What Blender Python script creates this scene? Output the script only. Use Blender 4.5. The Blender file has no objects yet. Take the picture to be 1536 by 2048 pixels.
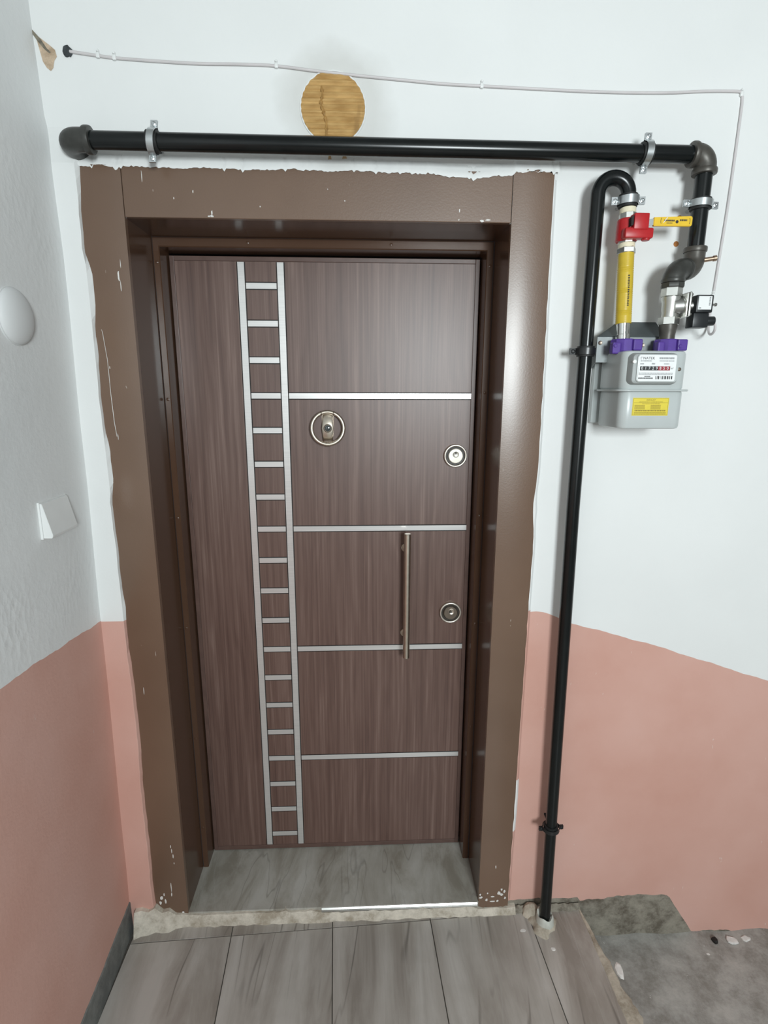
import bpy, bmesh, math, random
from mathutils import Vector, Matrix

random.seed(7)
sc = bpy.context.scene
COL = sc.collection

# ------------------------------------------------------------------ camera
# world: x along the door wall, y into the wall (door face y=0), z up (door sill z=0), metres
CAM_POS = Vector((0.33252, -1.67108, 1.60784))
F_PX, YAW, PITCH, ROLL = 1096.333, 0.0436165, 0.219429, 0.00257235
fw = Vector((math.sin(YAW)*math.cos(PITCH), math.cos(YAW)*math.cos(PITCH), -math.sin(PITCH)))
rt = Vector((math.cos(YAW), -math.sin(YAW), 0)); up = rt.cross(fw)
rt2 = rt*math.cos(ROLL)+up*math.sin(ROLL); up2 = -rt*math.sin(ROLL)+up*math.cos(ROLL)
cd = bpy.data.cameras.new('camera'); cam = bpy.data.objects.new('camera', cd); COL.objects.link(cam)
cd.sensor_fit = 'VERTICAL'; cd.sensor_height = 36.0; cd.lens = F_PX*36.0/2048.0
cd.clip_start = 0.02
M = Matrix((rt2, up2, -fw)).transposed().to_4x4(); M.translation = CAM_POS
cam.matrix_world = M
sc.camera = cam

# ------------------------------------------------------------------ light
w = bpy.data.worlds.new('world'); sc.world = w; w.use_nodes = True
w.node_tree.nodes['Background'].inputs[0].default_value = (0.75, 0.85, 1.0, 1)
w.node_tree.nodes['Background'].inputs[1].default_value = 0.05
def area(name, loc, target, sx, sy, power, col):
    l = bpy.data.lights.new(name, 'AREA'); l.shape = 'RECTANGLE'; l.size = sx; l.size_y = sy
    l.energy = power; l.color = col
    o = bpy.data.objects.new(name, l); COL.objects.link(o); o.location = loc
    d = Vector(target)-Vector(loc); o.rotation_euler = d.to_track_quat('-Z', 'Y').to_euler()
    return o
WIN = (1.06, -3.62, 1.86)       # stairwell window behind the photographer
area('window_daylight', (WIN[0], WIN[1]+0.05, WIN[2]), (WIN[0], 0, WIN[2]), 0.66, 0.80, 80, (0.90, 0.98, 1.0))
vs = sc.view_settings
vs.view_transform = 'Standard'; vs.look = 'None'; vs.gamma = 1.0; vs.exposure = 0.12
try: vs.use_curve_mapping = False
except Exception: pass

# ------------------------------------------------------------------ materials
def srgb(r, g, b):
    f = lambda c: (c/255/12.92 if c/255 <= 0.04045 else ((c/255+0.055)/1.055)**2.4)
    return (f(r), f(g), f(b), 1)
class NT:
    def __init__(s, name):
        s.m = bpy.data.materials.new(name); s.m.use_nodes = True; s.t = s.m.node_tree
        s.p = s.t.nodes['Principled BSDF']; s.tc = None
    def n(s, typ, **kw):
        nd = s.t.nodes.new(typ)
        for k, v in kw.items(): setattr(nd, k, v)
        return nd
    def l(s, a, b): s.t.links.new(a, b)
    def obj(s):
        if not s.tc: s.tc = s.n('ShaderNodeTexCoord')
        return s.tc.outputs['Object']
    def geo(s): return s.n('ShaderNodeNewGeometry').outputs['Position']
    def map(s, src, scale=(1,1,1), loc=(0,0,0), rot=(0,0,0)):
        m = s.n('ShaderNodeMapping'); s.l(src, m.inputs[0])
        m.inputs['Scale'].default_value = scale; m.inputs['Location'].default_value = loc; m.inputs['Rotation'].default_value = rot
        return m.outputs[0]
    def noise(s, src, scale, detail=3, rough=.5, dist=0):
        m = s.n('ShaderNodeTexNoise'); s.l(src, m.inputs['Vector'])
        m.inputs['Scale'].default_value = scale; m.inputs['Detail'].default_value = detail
        m.inputs['Roughness'].default_value = rough; m.inputs['Distortion'].default_value = dist
        return m.outputs[0]
    def ramp(s, src, stops):
        r = s.n('ShaderNodeValToRGB'); s.l(src, r.inputs[0]); e = r.color_ramp.elements
        while len(e) < len(stops): e.new(0.5)
        for i, (p, c) in enumerate(stops):
            e[i].position = p; e[i].color = c if len(c) == 4 else (*c, 1)
        return r.outputs[0]
    def mix(s, fac, a, b, mode='MIX'):
        m = s.n('ShaderNodeMix', data_type='RGBA', blend_type=mode)
        for i, v in ((0, fac), (6, a), (7, b)):
            if hasattr(v, 'is_linked'): s.l(v, m.inputs[i])
            else: m.inputs[i].default_value = v
        return m.outputs[2]
    def math(s, op, a, b=0.0, clamp=False):
        m = s.n('ShaderNodeMath', operation=op); m.use_clamp = clamp
        for i, v in ((0, a), (1, b)):
            if hasattr(v, 'is_linked'): s.l(v, m.inputs[i])
            else: m.inputs[i].default_value = v
        return m.outputs[0]
    def bump(s, h, strength=.3, dist=.002):
        b = s.n('ShaderNodeBump'); s.l(h, b.inputs['Height'])
        b.inputs['Strength'].default_value = strength; b.inputs['Distance'].default_value = dist
        s.l(b.outputs[0], s.p.inputs['Normal'])
    def col(s, c):
        if hasattr(c, 'is_linked'): s.l(c, s.p.inputs['Base Color'])
        else: s.p.inputs['Base Color'].default_value = c
    def set(s, rough=.5, metal=0, spec=.5, coat=0, coat_r=.1):
        s.p.inputs['Roughness'].default_value = rough; s.p.inputs['Metallic'].default_value = metal
        s.p.inputs['Specular IOR Level'].default_value = spec
        s.p.inputs['Coat Weight'].default_value = coat; s.p.inputs['Coat Roughness'].default_value = coat_r
        return s
BL = (0,0,0,1); WH = (1,1,1,1)
def simple(name, c, rough=.5, metal=0, spec=.5, var=.06, nscale=40, bump=0):
    t = NT(name); n = t.noise(t.obj(), nscale, 3)
    a = tuple(max(0, x*(1-var)) for x in c[:3])+(1,); b = tuple(min(1, x*(1+var)) for x in c[:3])+(1,)
    t.col(t.ramp(n, [(.3, a), (.7, b)])); t.set(rough, metal, spec)
    if bump: t.bump(n, bump, .001)
    return t.m

def wall_white(name, c, b1=.25, b2=.15, stain=False):
    t = NT(name); o = t.obj()
    n = t.noise(o, 2.2, 4); dk = tuple(x*.95 for x in c[:3])+(1,)
    colr = t.ramp(n, [(.35, dk), (.65, c)])
    if stain:   # soot halo left around the hole cover above the door
        sx = t.n('ShaderNodeVectorMath', operation='DISTANCE'); t.l(o, sx.inputs[0]); sx.inputs[1].default_value = (.285, -.228, 2.245)
        f = t.math('SUBTRACT', sx.outputs['Value'], t.math('MULTIPLY', t.noise(o, 9, 4), .10))
        fac = t.ramp(f, [(.04, (.62,.62,.62)), (.10, BL)])
        colr = t.mix(fac, colr, (.60, .595, .565, 1))
    t.col(colr); t.set(.62, 0, .35)
    h = t.math('ADD', t.math('MULTIPLY', t.noise(o, 9, 3), 3.0), t.noise(o, 130, 3))
    t.bump(h, b1, .0012)
    return t.m
M_WALL = wall_white('white_wall_paint', (.83, .84, .83, 1), .22, stain=True)
M_STAIR = simple('stairwell_darkened', (.34,.34,.335,1), .7, 0, .3, .05, 3)  # unseen walls and ceiling, darkened to cut the bounce light
def rough_plaster():
    t = NT('rough_white_plaster'); o = t.obj()
    n = t.noise(o, 2.0, 4); t.col(t.ramp(n, [(.35, (.74,.755,.755,1)), (.65, (.83,.835,.83,1))])); t.set(.7, 0, .3)
    v = t.n('ShaderNodeTexVoronoi'); t.l(t.map(o, (1,1,.6)), v.inputs['Vector']); v.inputs['Scale'].default_value = 70
    patch = t.ramp(t.noise(o, 3.2, 2), [(.45, BL), (.62, WH)])
    h = t.math('ADD', t.math('MULTIPLY', t.noise(o, 60, 4, .6), 1.2), t.math('MULTIPLY', t.noise(o, 7, 3), 3))
    h = t.math('ADD', h, t.math('MULTIPLY', t.math('MULTIPLY', v.outputs[0], patch), 1.5))
    t.bump(h, .36, .0020); return t.m
M_LEFT = rough_plaster()
def pink(name, rough, b):
    t = NT(name); o = t.obj(); n = t.noise(o, 3.0, 5, .55)
    c = t.ramp(n, [(.30, (.62,.345,.280,1)), (.55, (.67,.400,.335,1)), (.75, (.69,.43,.37,1))])
    sp = t.ramp(t.noise(t.map(o, (1,1,.35)), 85, 2), [(.765, BL), (.785, (.55,.55,.55))])
    t.col(t.mix(sp, c, (.75,.62,.57,1))); t.set(rough, 0, .4)
    t.bump(t.math('ADD', t.math('MULTIPLY', t.noise(o, 8, 3), 3), t.noise(o, 120, 3)), b, .0012); return t.m
M_PINK = pink('salmon_dado_paint', .45, .22)
M_PINKL = pink('salmon_dado_paint_rough', .55, .4)
def concrete(name, a, b, bs, sc_=14, spk=True):
    t = NT(name); o = t.obj(); n = t.noise(o, sc_, 9, .72)
    c = t.ramp(n, [(.38, a), (.52, b), (.64, tuple(x*1.22 for x in b[:3])+(1,))])
    if spk:
        sp = t.ramp(t.noise(o, 70, 2), [(.74, BL), (.765, (.7,.7,.7))])
        c = t.mix(sp, c, (.62,.61,.58,1))
    t.col(c); t.set(.75, 0, .35); t.bump(t.noise(o, sc_*3, 5, .65), bs, .004); return t.m
M_CONC = concrete('grey_screed', (.25,.235,.21,1), (.37,.355,.33,1), .5, 11)
M_BARE = concrete('bare_cement_render', (.13,.11,.085,1), (.27,.245,.20,1), 1.0, 15, False)
M_MORT = concrete('beige_mortar', (.30,.255,.195,1), (.46,.41,.335,1), .7, 16, False)
M_MORTG = concrete('pale_grey_mortar', (.36,.31,.24,1), (.58,.53,.45,1), .5, 14, False)
M_TANPL = concrete('tan_bare_plaster', (.42,.31,.21,1), (.56,.43,.31,1), .5, 40, False)

def brown_paint(name='brown_frame_enamel'):
    t = NT(name); o = t.obj()
    c = t.ramp(t.noise(o, 2.5, 3), [(.35, (.140,.082,.052,1)), (.65, (.172,.104,.068,1))])
    sc1 = t.ramp(t.noise(t.map(o, (1,1,.25)), 120, 2, .5), [(.775, BL), (.79, (.75,.75,.75))])
    c = t.mix(sc1, c, (.42,.36,.31,1))
    t.col(c); t.set(.36, 0, .5, .55, .26)
    t.bump(t.noise(o, 240, 2), .22, .0009); return t.m
M_BROWN = brown_paint()
M_BROWNIN = simple('brown_frame_enamel_smooth', (.088,.046,.028,1), .20, 0, .38, .06, 5)
def wood():
    t = NT('walnut_laminate'); o = t.obj()
    big = t.noise(t.map(o, (1.0,1,.28)), 3.2, 2)
    w_ = t.n('ShaderNodeTexWave', wave_type='BANDS', bands_direction='X'); t.l(t.map(o, (1,1,.16)), w_.inputs['Vector'])
    w_.inputs['Scale'].default_value = 10; w_.inputs['Distortion'].default_value = 14; w_.inputs['Detail'].default_value = 3
    w_.inputs['Detail Scale'].default_value = 1.3
    fine = t.noise(t.map(o, (190,1,2.2)), 1.0, 4, .6, .25)
    mid = t.noise(t.map(o, (58,1,.9)), 1.0, 4, .6, .7)
    h = t.math('ADD', t.math('MULTIPLY', fine, .36), t.math('MULTIPLY', mid, .42))
    h = t.math('ADD', h, t.math('MULTIPLY', w_.outputs['Fac'] if 'Fac' in w_.outputs else w_.outputs[1], .05))
    h = t.math('ADD', h, t.math('MULTIPLY', big, .20))
    c = t.ramp(h, [(.36, (.084,.043,.034,1)), (.49, (.128,.072,.057,1)), (.57, (.158,.094,.076,1)), (.68, (.235,.155,.128,1))])
    t.col(c); t.set(.42, 0, .5, .30, .36)
    t.bump(fine, .05, .0006); return t.m
M_WOOD = wood()
M_WOODEDGE = simple('walnut_edge_band', (.115,.068,.056,1), .35, 0, .5, .12, 30)
M_DARK = simple('dark_gap', (.012,.010,.009,1), .7)
def brushed(name, c, r=.3, axis=(4,4,400), metal=1.0):
    t = NT(name); n = t.noise(t.map(t.obj(), axis), 1, 2)
    t.col(t.ramp(n, [(.3, tuple(x*.9 for x in c[:3])+(1,)), (.7, c)])); t.set(r, metal)
    return t.m
M_STRIP = brushed('brushed_aluminium_inlay', (.80,.785,.77,1), .32, metal=.62)
M_ANTIQ = brushed('antique_nickel', (.66,.59,.50,1), .36, (60,60,60))
M_ANTIQD = brushed('dark_antique_nickel', (.26,.215,.175,1), .40, (60,60,60))
M_RIM = brushed('nickel_rim_lightened', (.90,.84,.75,1), .30, (60,60,60), .8)  # base lightened in place of window light caught by the lock rim
M_LOCKC = brushed('satin_lock_core', (.60,.57,.51,1), .46, (60,60,60), .85)
M_GROOVE = simple('blackened_nickel', (.030,.024,.019,1), .45)
M_GALV = brushed('galvanised_steel', (.66,.69,.70,1), .33, (70,70,70))
M_CHROME = brushed('chrome', (.82,.82,.80,1), .16, (50,50,50))
M_NICKEL = brushed('cast_nickel_valve', (.60,.60,.57,1), .38, (40,40,40))
M_BRASS = brushed('dull_brass', (.42,.30,.22,1), .4, (60,60,60))
M_BLKSTEEL = simple('black_painted_pipe', (.0045,.0062,.0064,1), .24, 0, .42, .2, 25)
M_BLKCLAMP = simple('black_painted_clamp', (.013,.014,.015,1), .33, 0, .6, .2, 60, .3)
M_RUBBER = simple('black_rubber', (.012,.013,.013,1), .6)
M_IRON = simple('malleable_iron_fitting', (.085,.078,.068,1), .42, .35, .5, .18, 60, .25)
M_IRON2 = simple('dark_iron_fitting', (.060,.060,.055,1), .38, .35, .5, .18, 60, .25)
M_METER = simple('grey_meter_enamel', (.50,.535,.53,1), .30, 0, .5, .03, 20)
M_METERD = simple('grey_index_plastic', (.33,.35,.345,1), .45, 0, .4, .03, 20)
M_PURPLE = simple('purple_plastic', (.095,.045,.29,1), .35, 0, .5, .08, 60)
M_YHOSE = simple('yellow_hose_plastic', (.62,.44,.035,1), .38, 0, .5, .06, 40)
M_YLEV = simple('yellow_lever_sleeve', (.80,.52,.03,1), .40, 0, .5, .04, 40)
M_YLAB = simple('yellow_sticker', (.74,.60,.06,1), .45, 0, .4, .04, 60)
M_RED = simple('red_plastic_lock', (.46,.014,.018,1), .38, 0, .5, .08, 60)
M_TEFLON = simple('cream_thread_tape', (.82,.76,.56,1), .6)
M_WHITEPL = simple('white_plastic', (.82,.83,.82,1), .35, 0, .5, .02, 20)
M_CABLE = simple('white_cable_sheath', (.64,.605,.605,1), .45, 0, .45, .04, 20)
M_DIAL = simple('white_dial_print', (.85,.86,.86,1), .35, 0, .4, .02, 20)
M_INK = simple('black_ink', (.02,.02,.022,1), .5)
M_GREYINK = simple('grey_ink', (.30,.31,.32,1), .5)
M_DKRED = simple('red_counter_drum', (.30,.03,.04,1), .4)
M_INKY = simple('olive_ink', (.28,.21,.02,1), .5)
M_BLKPL = simple('black_plastic', (.014,.016,.018,1), .38, 0, .5, .15, 60)
M_CARD = None
def cardboard():
    t = NT('corrugated_cardboard'); o = t.obj()
    n = t.noise(t.map(o, (6,1,30)), 3, 3); c = t.ramp(n, [(.35, (.42,.245,.085,1)), (.65, (.60,.385,.155,1))])
    d = t.noise(t.map(o, (30,1,8), (0,0,0)), 1.0, 4); st = t.ramp(d, [(.60, BL), (.72, (.7,.7,.7))])
    t.col(t.mix(st, c, (.33,.19,.07,1))); t.set(.75, 0, .3); t.bump(n, .2, .001); return t.m
M_CARD = cardboard()
M_STAIN = simple('brown_glue_stain', (.42,.29,.16,1), .6, 0, .3, .2, 60)
M_RUST = simple('rusty_plug', (.42,.17,.05,1), .7, 0, .3, .3, 90)
def tile(name, base, dark, lite, veinscale, rough, stretch, rotz, use_rand=True, streak=.5):
    t = NT(name); o = t.geo()
    if use_rand:
        oi = t.n('ShaderNodeObjectInfo'); cmb = t.n('ShaderNodeCombineXYZ')
        t.l(t.math('MULTIPLY', oi.outputs['Random'], 7.0), cmb.inputs[0]); t.l(t.math('MULTIPLY', oi.outputs['Random'], 13.0), cmb.inputs[1])
        va = t.n('ShaderNodeVectorMath', operation='ADD'); t.l(o, va.inputs[0]); t.l(cmb.outputs[0], va.inputs[1]); o = va.outputs[0]
    o2 = t.map(o, stretch, rot=(0,0,rotz))
    n = t.noise(o2, veinscale, 7, .62, .6)
    c = t.ramp(n, [(.36, dark), (.50, base), (.63, lite)])
    v = t.noise(t.map(o2, (1.3,.6,1)), veinscale*1.0, 2, .45, .5)
    vein = t.ramp(v, [(.488, BL), (.499, (streak,)*3), (.502, (streak,)*3), (.513, BL)])
    vein = t.mix(1.0, vein, t.ramp(t.noise(o, 3.5, 2), [(.42, BL), (.58, WH)]), 'MULTIPLY')
    c = t.mix(vein, c, tuple(x*.38 for x in dark[:3])+(1,))
    v2 = t.noise(t.map(o2, (1.1,.7,1), (3.1,1.7,0)), veinscale*.9, 2, .45, .6)
    vl = t.ramp(v2, [(.485, BL), (.50, (.28,.28,.28)), (.515, BL)])
    c = t.mix(vl, c, (.47,.46,.43,1))
    dirt = t.ramp(t.noise(o, 7, 5), [(.45, BL), (.75, (.35,.35,.35))]); c = t.mix(dirt, c, (.25,.22,.18,1))
    t.col(c); t.set(rough, 0, .5); t.bump(n, .06, .0008); return t.m
M_TILE = tile('grey_stone_look_tile', (.415,.385,.350,1), (.28,.25,.22,1), (.52,.495,.46,1), 2.3, .40, (3.4,.60,1), .34, True, .75)
M_SILL = tile('grey_marble_sill', (.42,.405,.36,1), (.29,.27,.225,1), (.50,.49,.45,1), 5.0, .36, (2.2,.8,1), .3, False, .40)
M_GROUT = simple('dark_grout', (.10,.092,.08,1), .85, 0, .2, .2, 50)
M_SKIRT = concrete('grey_skirting', (.13,.135,.13,1), (.19,.195,.185,1), .25, 12, False)
M_POLISH = brushed('polished_edge_profile', (.70,.70,.67,1), .26, (30,30,30))
M_CHIPW = simple('white_plaster_crumb', (.74,.72,.69,1), .8, 0, .3, .1, 80, .4)
M_PASTE = simple('pale_grey_sealant', (.52,.53,.48,1), .6, 0, .4, .12, 60, .4)
M_CLOUD = simple('grey_dome_plastic', (.70,.71,.71,1), .6, 0, .3, .02, 10)  # plain dome cover on the left wall

# ------------------------------------------------------------------ helpers
def world_loc(o):
    v = Vector((0,0,0))
    while o: v += Vector(o.location); o = o.parent
    return v
def obj(name, bm, mats, parent=None, smooth=False, base=None):
    """one mesh object from a bmesh given in world coordinates"""
    off = world_loc(parent) if parent else Vector((0,0,0))
    loc = Vector((0,0,0))
    if base is not None: loc = Vector(base)-off; off = Vector(base)
    bmesh.ops.recalc_face_normals(bm, faces=bm.faces) if not getattr(bm, 'keep', False) else None
    for v in bm.verts: v.co -= off
    me = bpy.data.meshes.new(name); bm.to_mesh(me); bm.free()
    for m in (mats if isinstance(mats, (list, tuple)) else [mats]): me.materials.append(m)
    if smooth:
        for p in me.polygons: p.use_smooth = True
        try: me.set_sharp_from_angle(angle=math.radians(38))
        except Exception: pass
    o = bpy.data.objects.new(name, me); o.location = loc; COL.objects.link(o)
    if parent: o.parent = parent
    return o
def tag(o, label, cat=None, group=None, kind=None):
    o['label'] = label
    if cat: o['category'] = cat
    if group: o['group'] = group
    if kind: o['kind'] = kind
    return o
def thing(name, loc, label, cat, group=None, kind=None):
    o = bpy.data.objects.new(name, None); o.empty_display_size = .05; o.location = loc; COL.objects.link(o)
    return tag(o, label, cat, group, kind)
class keepbm: pass
def NB(): return bmesh.new()
def box(bm, x0, x1, y0, y1, z0, z1, bev=0, seg=2):
    r = bmesh.ops.create_cube(bm, size=1); vs_ = r['verts']
    for v in vs_:
        v.co = Vector(((x0+x1)/2+v.co.x*(x1-x0), (y0+y1)/2+v.co.y*(y1-y0), (z0+z1)/2+v.co.z*(z1-z0)))
    if bev:
        es = {e for v in vs_ for e in v.link_edges}
        bmesh.ops.bevel(bm, geom=list(es), offset=bev, segments=seg, affect='EDGES', profile=.5)
    return bm
def frame_of(d):
    d = d.normalized(); a = Vector((0,0,1)) if abs(d.z) < .9 else Vector((1,0,0))
    u = d.cross(a).normalized(); return u, d.cross(u).normalized()
def rings(bm, rr, caps=True, closed=False):
    """skin a list of vertex rings"""
    R = [[bm.verts.new(c) for c in r] for r in rr]; n = len(R[0])
    rng = range(len(R)) if closed else range(len(R)-1)
    for i in rng:
        a, b = R[i], R[(i+1) % len(R)]
        for k in range(n): bm.faces.new((a[k], a[(k+1) % n], b[(k+1) % n], b[k]))
    if caps and not closed:
        bm.faces.new(R[0][::-1]); bm.faces.new(R[-1])
    return R
def tube(bm, pts, rad, n=20, caps=True, closed=False):
    pts = [Vector(p) for p in pts]; N = len(pts)
    rads = rad if isinstance(rad, (list, tuple)) else [rad]*N
    tang = []
    for i in range(N):
        if closed: t = pts[(i+1) % N]-pts[i-1]
        else: t = pts[min(i+1, N-1)]-pts[max(i-1, 0)]
        if t.length < 1e-9: t = pts[-1]-pts[0]
        tang.append(t.normalized())
    u, v = frame_of(tang[0]); rr = []
    for i in range(N):
        if i:
            u = (u-tang[i]*u.dot(tang[i])).normalized()
        v = tang[i].cross(u)
        rr.append([pts[i]+(u*math.cos(2*math.pi*k/n)+v*math.sin(2*math.pi*k/n))*rads[i] for k in range(n)])
    rings(bm, rr, caps, closed); return bm
def lathe(bm, c, axis, prof, n=32, start=0.0):
    """prof: (distance along axis, radius)"""
    c = Vector(c); a = Vector(axis).normalized(); u, v = frame_of(a)
    rr = []
    for d, r in prof:
        rr.append([c+a*d+(u*math.cos(start+2*math.pi*k/n)+v*math.sin(start+2*math.pi*k/n))*max(r, 1e-5) for k in range(n)])
    rings(bm, rr); return bm
def prism(bm, pts, d):
    d = Vector(d); A = [bm.verts.new(Vector(p)) for p in pts]; B = [bm.verts.new(Vector(p)+d) for p in pts]; n = len(pts)
    bm.faces.new(A); bm.faces.new(B[::-1])
    for k in range(n): bm.faces.new((A[k], B[k], B[(k+1) % n], A[(k+1) % n]))
    return bm
def arc(c, a, b, r, t0, t1, n=10):
    c = Vector(c); a = Vector(a); b = Vector(b)
    return [c+a*r*math.cos(t0+(t1-t0)*i/n)+b*r*math.sin(t0+(t1-t0)*i/n) for i in range(n+1)]
def rrect(x0, x1, y0, y1, r, n=5):
    P = []
    for cx, cy, t in ((x1-r, y1-r, 0), (x0+r, y1-r, .5), (x0+r, y0+r, 1), (x1-r, y0+r, 1.5)):
        for i in range(n+1):
            a = math.pi*(t+.5*i/n); P.append((cx+r*math.cos(a), cy+r*math.sin(a)))
    return P
def rbox_z(bm, x0, x1, y0, y1, z0, z1, r, e=.006, n=6):
    """box with rounded vertical corners r and softened top and bottom e"""
    lv = [(z0, e), (z0+e*.3, e*.3), (z0+e, 0), (z1-e, 0), (z1-e*.3, e*.3), (z1, e)]
    rings(bm, [[Vector((x, y, z)) for x, y in rrect(x0+i, x1-i, y0+i, y1-i, max(r-i, .001), n)] for z, i in lv]); return bm
def rbox_y(bm, x0, x1, z0, z1, y0, y1, r, e=.003, n=5, taper=0):
    lv = [(y1, -taper), (y0+e, 0), (y0+e*.3, e*.3), (y0, e)]
    rings(bm, [[Vector((x, y, z)) for x, z in rrect(x0+i, x1-i, z0+i, z1-i, max(r-i, .001), n)] for y, i in lv]); return bm
def text(name, s, x, y, z, size, mat, parent, align='LEFT', rot=(math.pi/2,0,0), sx=1.0):
    c = bpy.data.curves.new(name, 'FONT'); c.body = s; c.size = size; c.align_x = align; c.align_y = 'CENTER'; c.extrude = .00008
    t = bpy.data.objects.new(name+'_tmp', c); COL.objects.link(t)
    dg = bpy.context.evaluated_depsgraph_get(); me = bpy.data.meshes.new_from_object(t.evaluated_get(dg))
    bpy.data.objects.remove(t); bpy.data.curves.remove(c)
    from mathutils import Euler
    me.transform(Matrix.Translation(Vector((x,y,z))-world_loc(parent)) @ Euler(rot).to_matrix().to_4x4() @ Matrix.Diagonal((sx,1,1,1)))
    me.materials.clear(); me.materials.append(mat); me.name = name
    o = bpy.data.objects.new(name, me); COL.objects.link(o); o.parent = parent; return o
def lerp_tab(tab, t):
    tab = sorted(tab)
    if t <= tab[0][0]: return tab[0][1]
    for (a, va), (b, vb) in zip(tab, tab[1:]):
        if t <= b:
            f = (t-a)/(b-a); f = f*f*(3-2*f); return va+(vb-va)*f
    return tab[-1][1]
def lin_tab(tab, t):
    if t <= tab[0][0]: return tab[0][1]
    for (a, va), (b, vb) in zip(tab, tab[1:]):
        if t <= b: return va+(vb-va)*(t-a)/(b-a)
    (a, va), (b, vb) = tab[-2:]; return vb+(vb-va)*(t-b)/(b-a)
def wob(t, s=1.0, seed=0.0):
    return s*(.5*math.sin(t*37+seed)+.3*math.sin(t*91+seed*2.1+1)+.2*math.sin(t*213+seed*3.7+2))

YW = -.228            # face of the door wall
ZF, ZL = -.04, -.165  # tiled landing, lower concrete level
CEIL = 2.85; YB = -3.70; XR = 3.1

# ------------------------------------------------------------------ the shell
OX0, OX1, OZ = -.2176, .7025, 2.003      # frame opening
DADO_R = [(-.45,.99), (-.36,.990), (.80,.9894), (.825,.9925), (.85,.990), (.9386,.9535), (1.1737,.8854), (1.5495,.7583), (XR,.24)]
CORNER = [(-.05,-.392), (.23,-.386), (.99,-.378), (1.45,-.3686), (1.89,-.361), (2.11,-.366), (2.24,-.3815), (2.44,-.386), (3,-.386)]
bm = NB()
xs = []
x = -.40
while x < XR+.0001:
    xs.append(x); x += .010 if x < 1.8 else .1
for c in (OX0, OX1): xs.append(c)
xs = sorted(set(round(v, 5) for v in xs))
def bands(x, inside):
    zb = OZ if inside else (ZL-.02 if x > 1.03 else ZF-.02)
    zd = lin_tab(DADO_R, x)+wob(x, .0022, 1)
    if 1.035 <= x <= 1.43:
        zp = lin_tab([(1.035,-.020), (1.10,-.016), (1.20,-.004), (1.31,-.008), (1.335,-.014), (1.4256,-.155)], x)+wob(x*2, .004, 4)*(1 if x < 1.33 else .4)
    elif x > 1.43: zp = -.160-(x-1.43)*.04+wob(x, .006, 2)
    else: zp = -.006+wob(x, .004, 6)
    return zb, min(max(zp, zb+1e-4), zd-.01), zd
for a, b in zip(xs, xs[1:]):
    mid = (a+b)/2; ins = OX0 < mid < OX1
    A, B_ = bands(a, ins), bands(b, ins)
    def q(z0a, z1a, z0b, z1b, mi):
        f = bm.faces.new([bm.verts.new((a,YW,z0a)), bm.verts.new((b,YW,z0b)), bm.verts.new((b,YW,z1b)), bm.verts.new((a,YW,z1a))]); f.material_index = mi
    if ins: q(OZ, CEIL, OZ, CEIL, 0)
    else:
        q(A[0], A[1], B_[0], B_[1], 2); q(A[1], A[2], B_[1], B_[2], 1); q(A[2], CEIL, B_[2], CEIL, 0)
bmesh.ops.remove_doubles(bm, verts=bm.verts, dist=1e-5)
WB = tag(obj('wall_back', bm, [M_WALL, M_PINK, M_BARE]), 'white wall with salmon dado around the brown door', 'wall', kind='structure')

bm = NB()      # left wall: hand-plastered, its corner wanders a little
zs = [-.06+i*.0485 for i in range(61)]; ys = [YW+.004]+[YW-.012*i for i in range(1, 40)]+[YW-.47-.1*i for i in range(1, 31)]
def lx(y, z):
    f = math.exp((y-YW)/.30) if y < YW else 1
    return -.378+(lerp_tab(CORNER, z)+.378)*f + .0015*math.sin(9*y+4*z)
def dado_l(y): return lin_tab([(-4,1.07), (-1.2,1.058), (-.6685,1.0325), (-.4945,1.0176), (-.30,.997), (-.2401,.9912), (-.2,.990)], y)+wob(y, .003, 3)
for y0, y1 in zip(ys, ys[1:]):
    def col(y):
        d = dado_l(y); out = []
        Z = [z for z in zs if abs(z-d) > .01]+[d]
        return sorted(Z), d
    Za, da = col(y0); Zb, db = col(y1)
    la = [z for z in Za if z < da]; lb = [z for z in Zb if z < db]
    n = 24
    for (a0, a1, b0, b1, mi, n) in ((-.06, da, -.06, db, 1, 22), (da, CEIL, db, CEIL, 0, 38)):
        for k in range(n):
            za0 = a0+(a1-a0)*k/n; za1 = a0+(a1-a0)*(k+1)/n; zb0 = b0+(b1-b0)*k/n; zb1 = b0+(b1-b0)*(k+1)/n
            f = bm.faces.new([bm.verts.new((lx(y0,za0),y0,za0)), bm.verts.new((lx(y0,za1),y0,za1)), bm.verts.new((lx(y1,zb1),y1,zb1)), bm.verts.new((lx(y1,zb0),y1,zb0))]); f.material_index = mi
bmesh.ops.remove_doubles(bm, verts=bm.verts, dist=1e-5)
tag(obj('wall_left', bm, [M_LEFT, M_PINKL], smooth=True), 'roughly plastered white side wall with salmon dado', 'wall', kind='structure')

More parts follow.
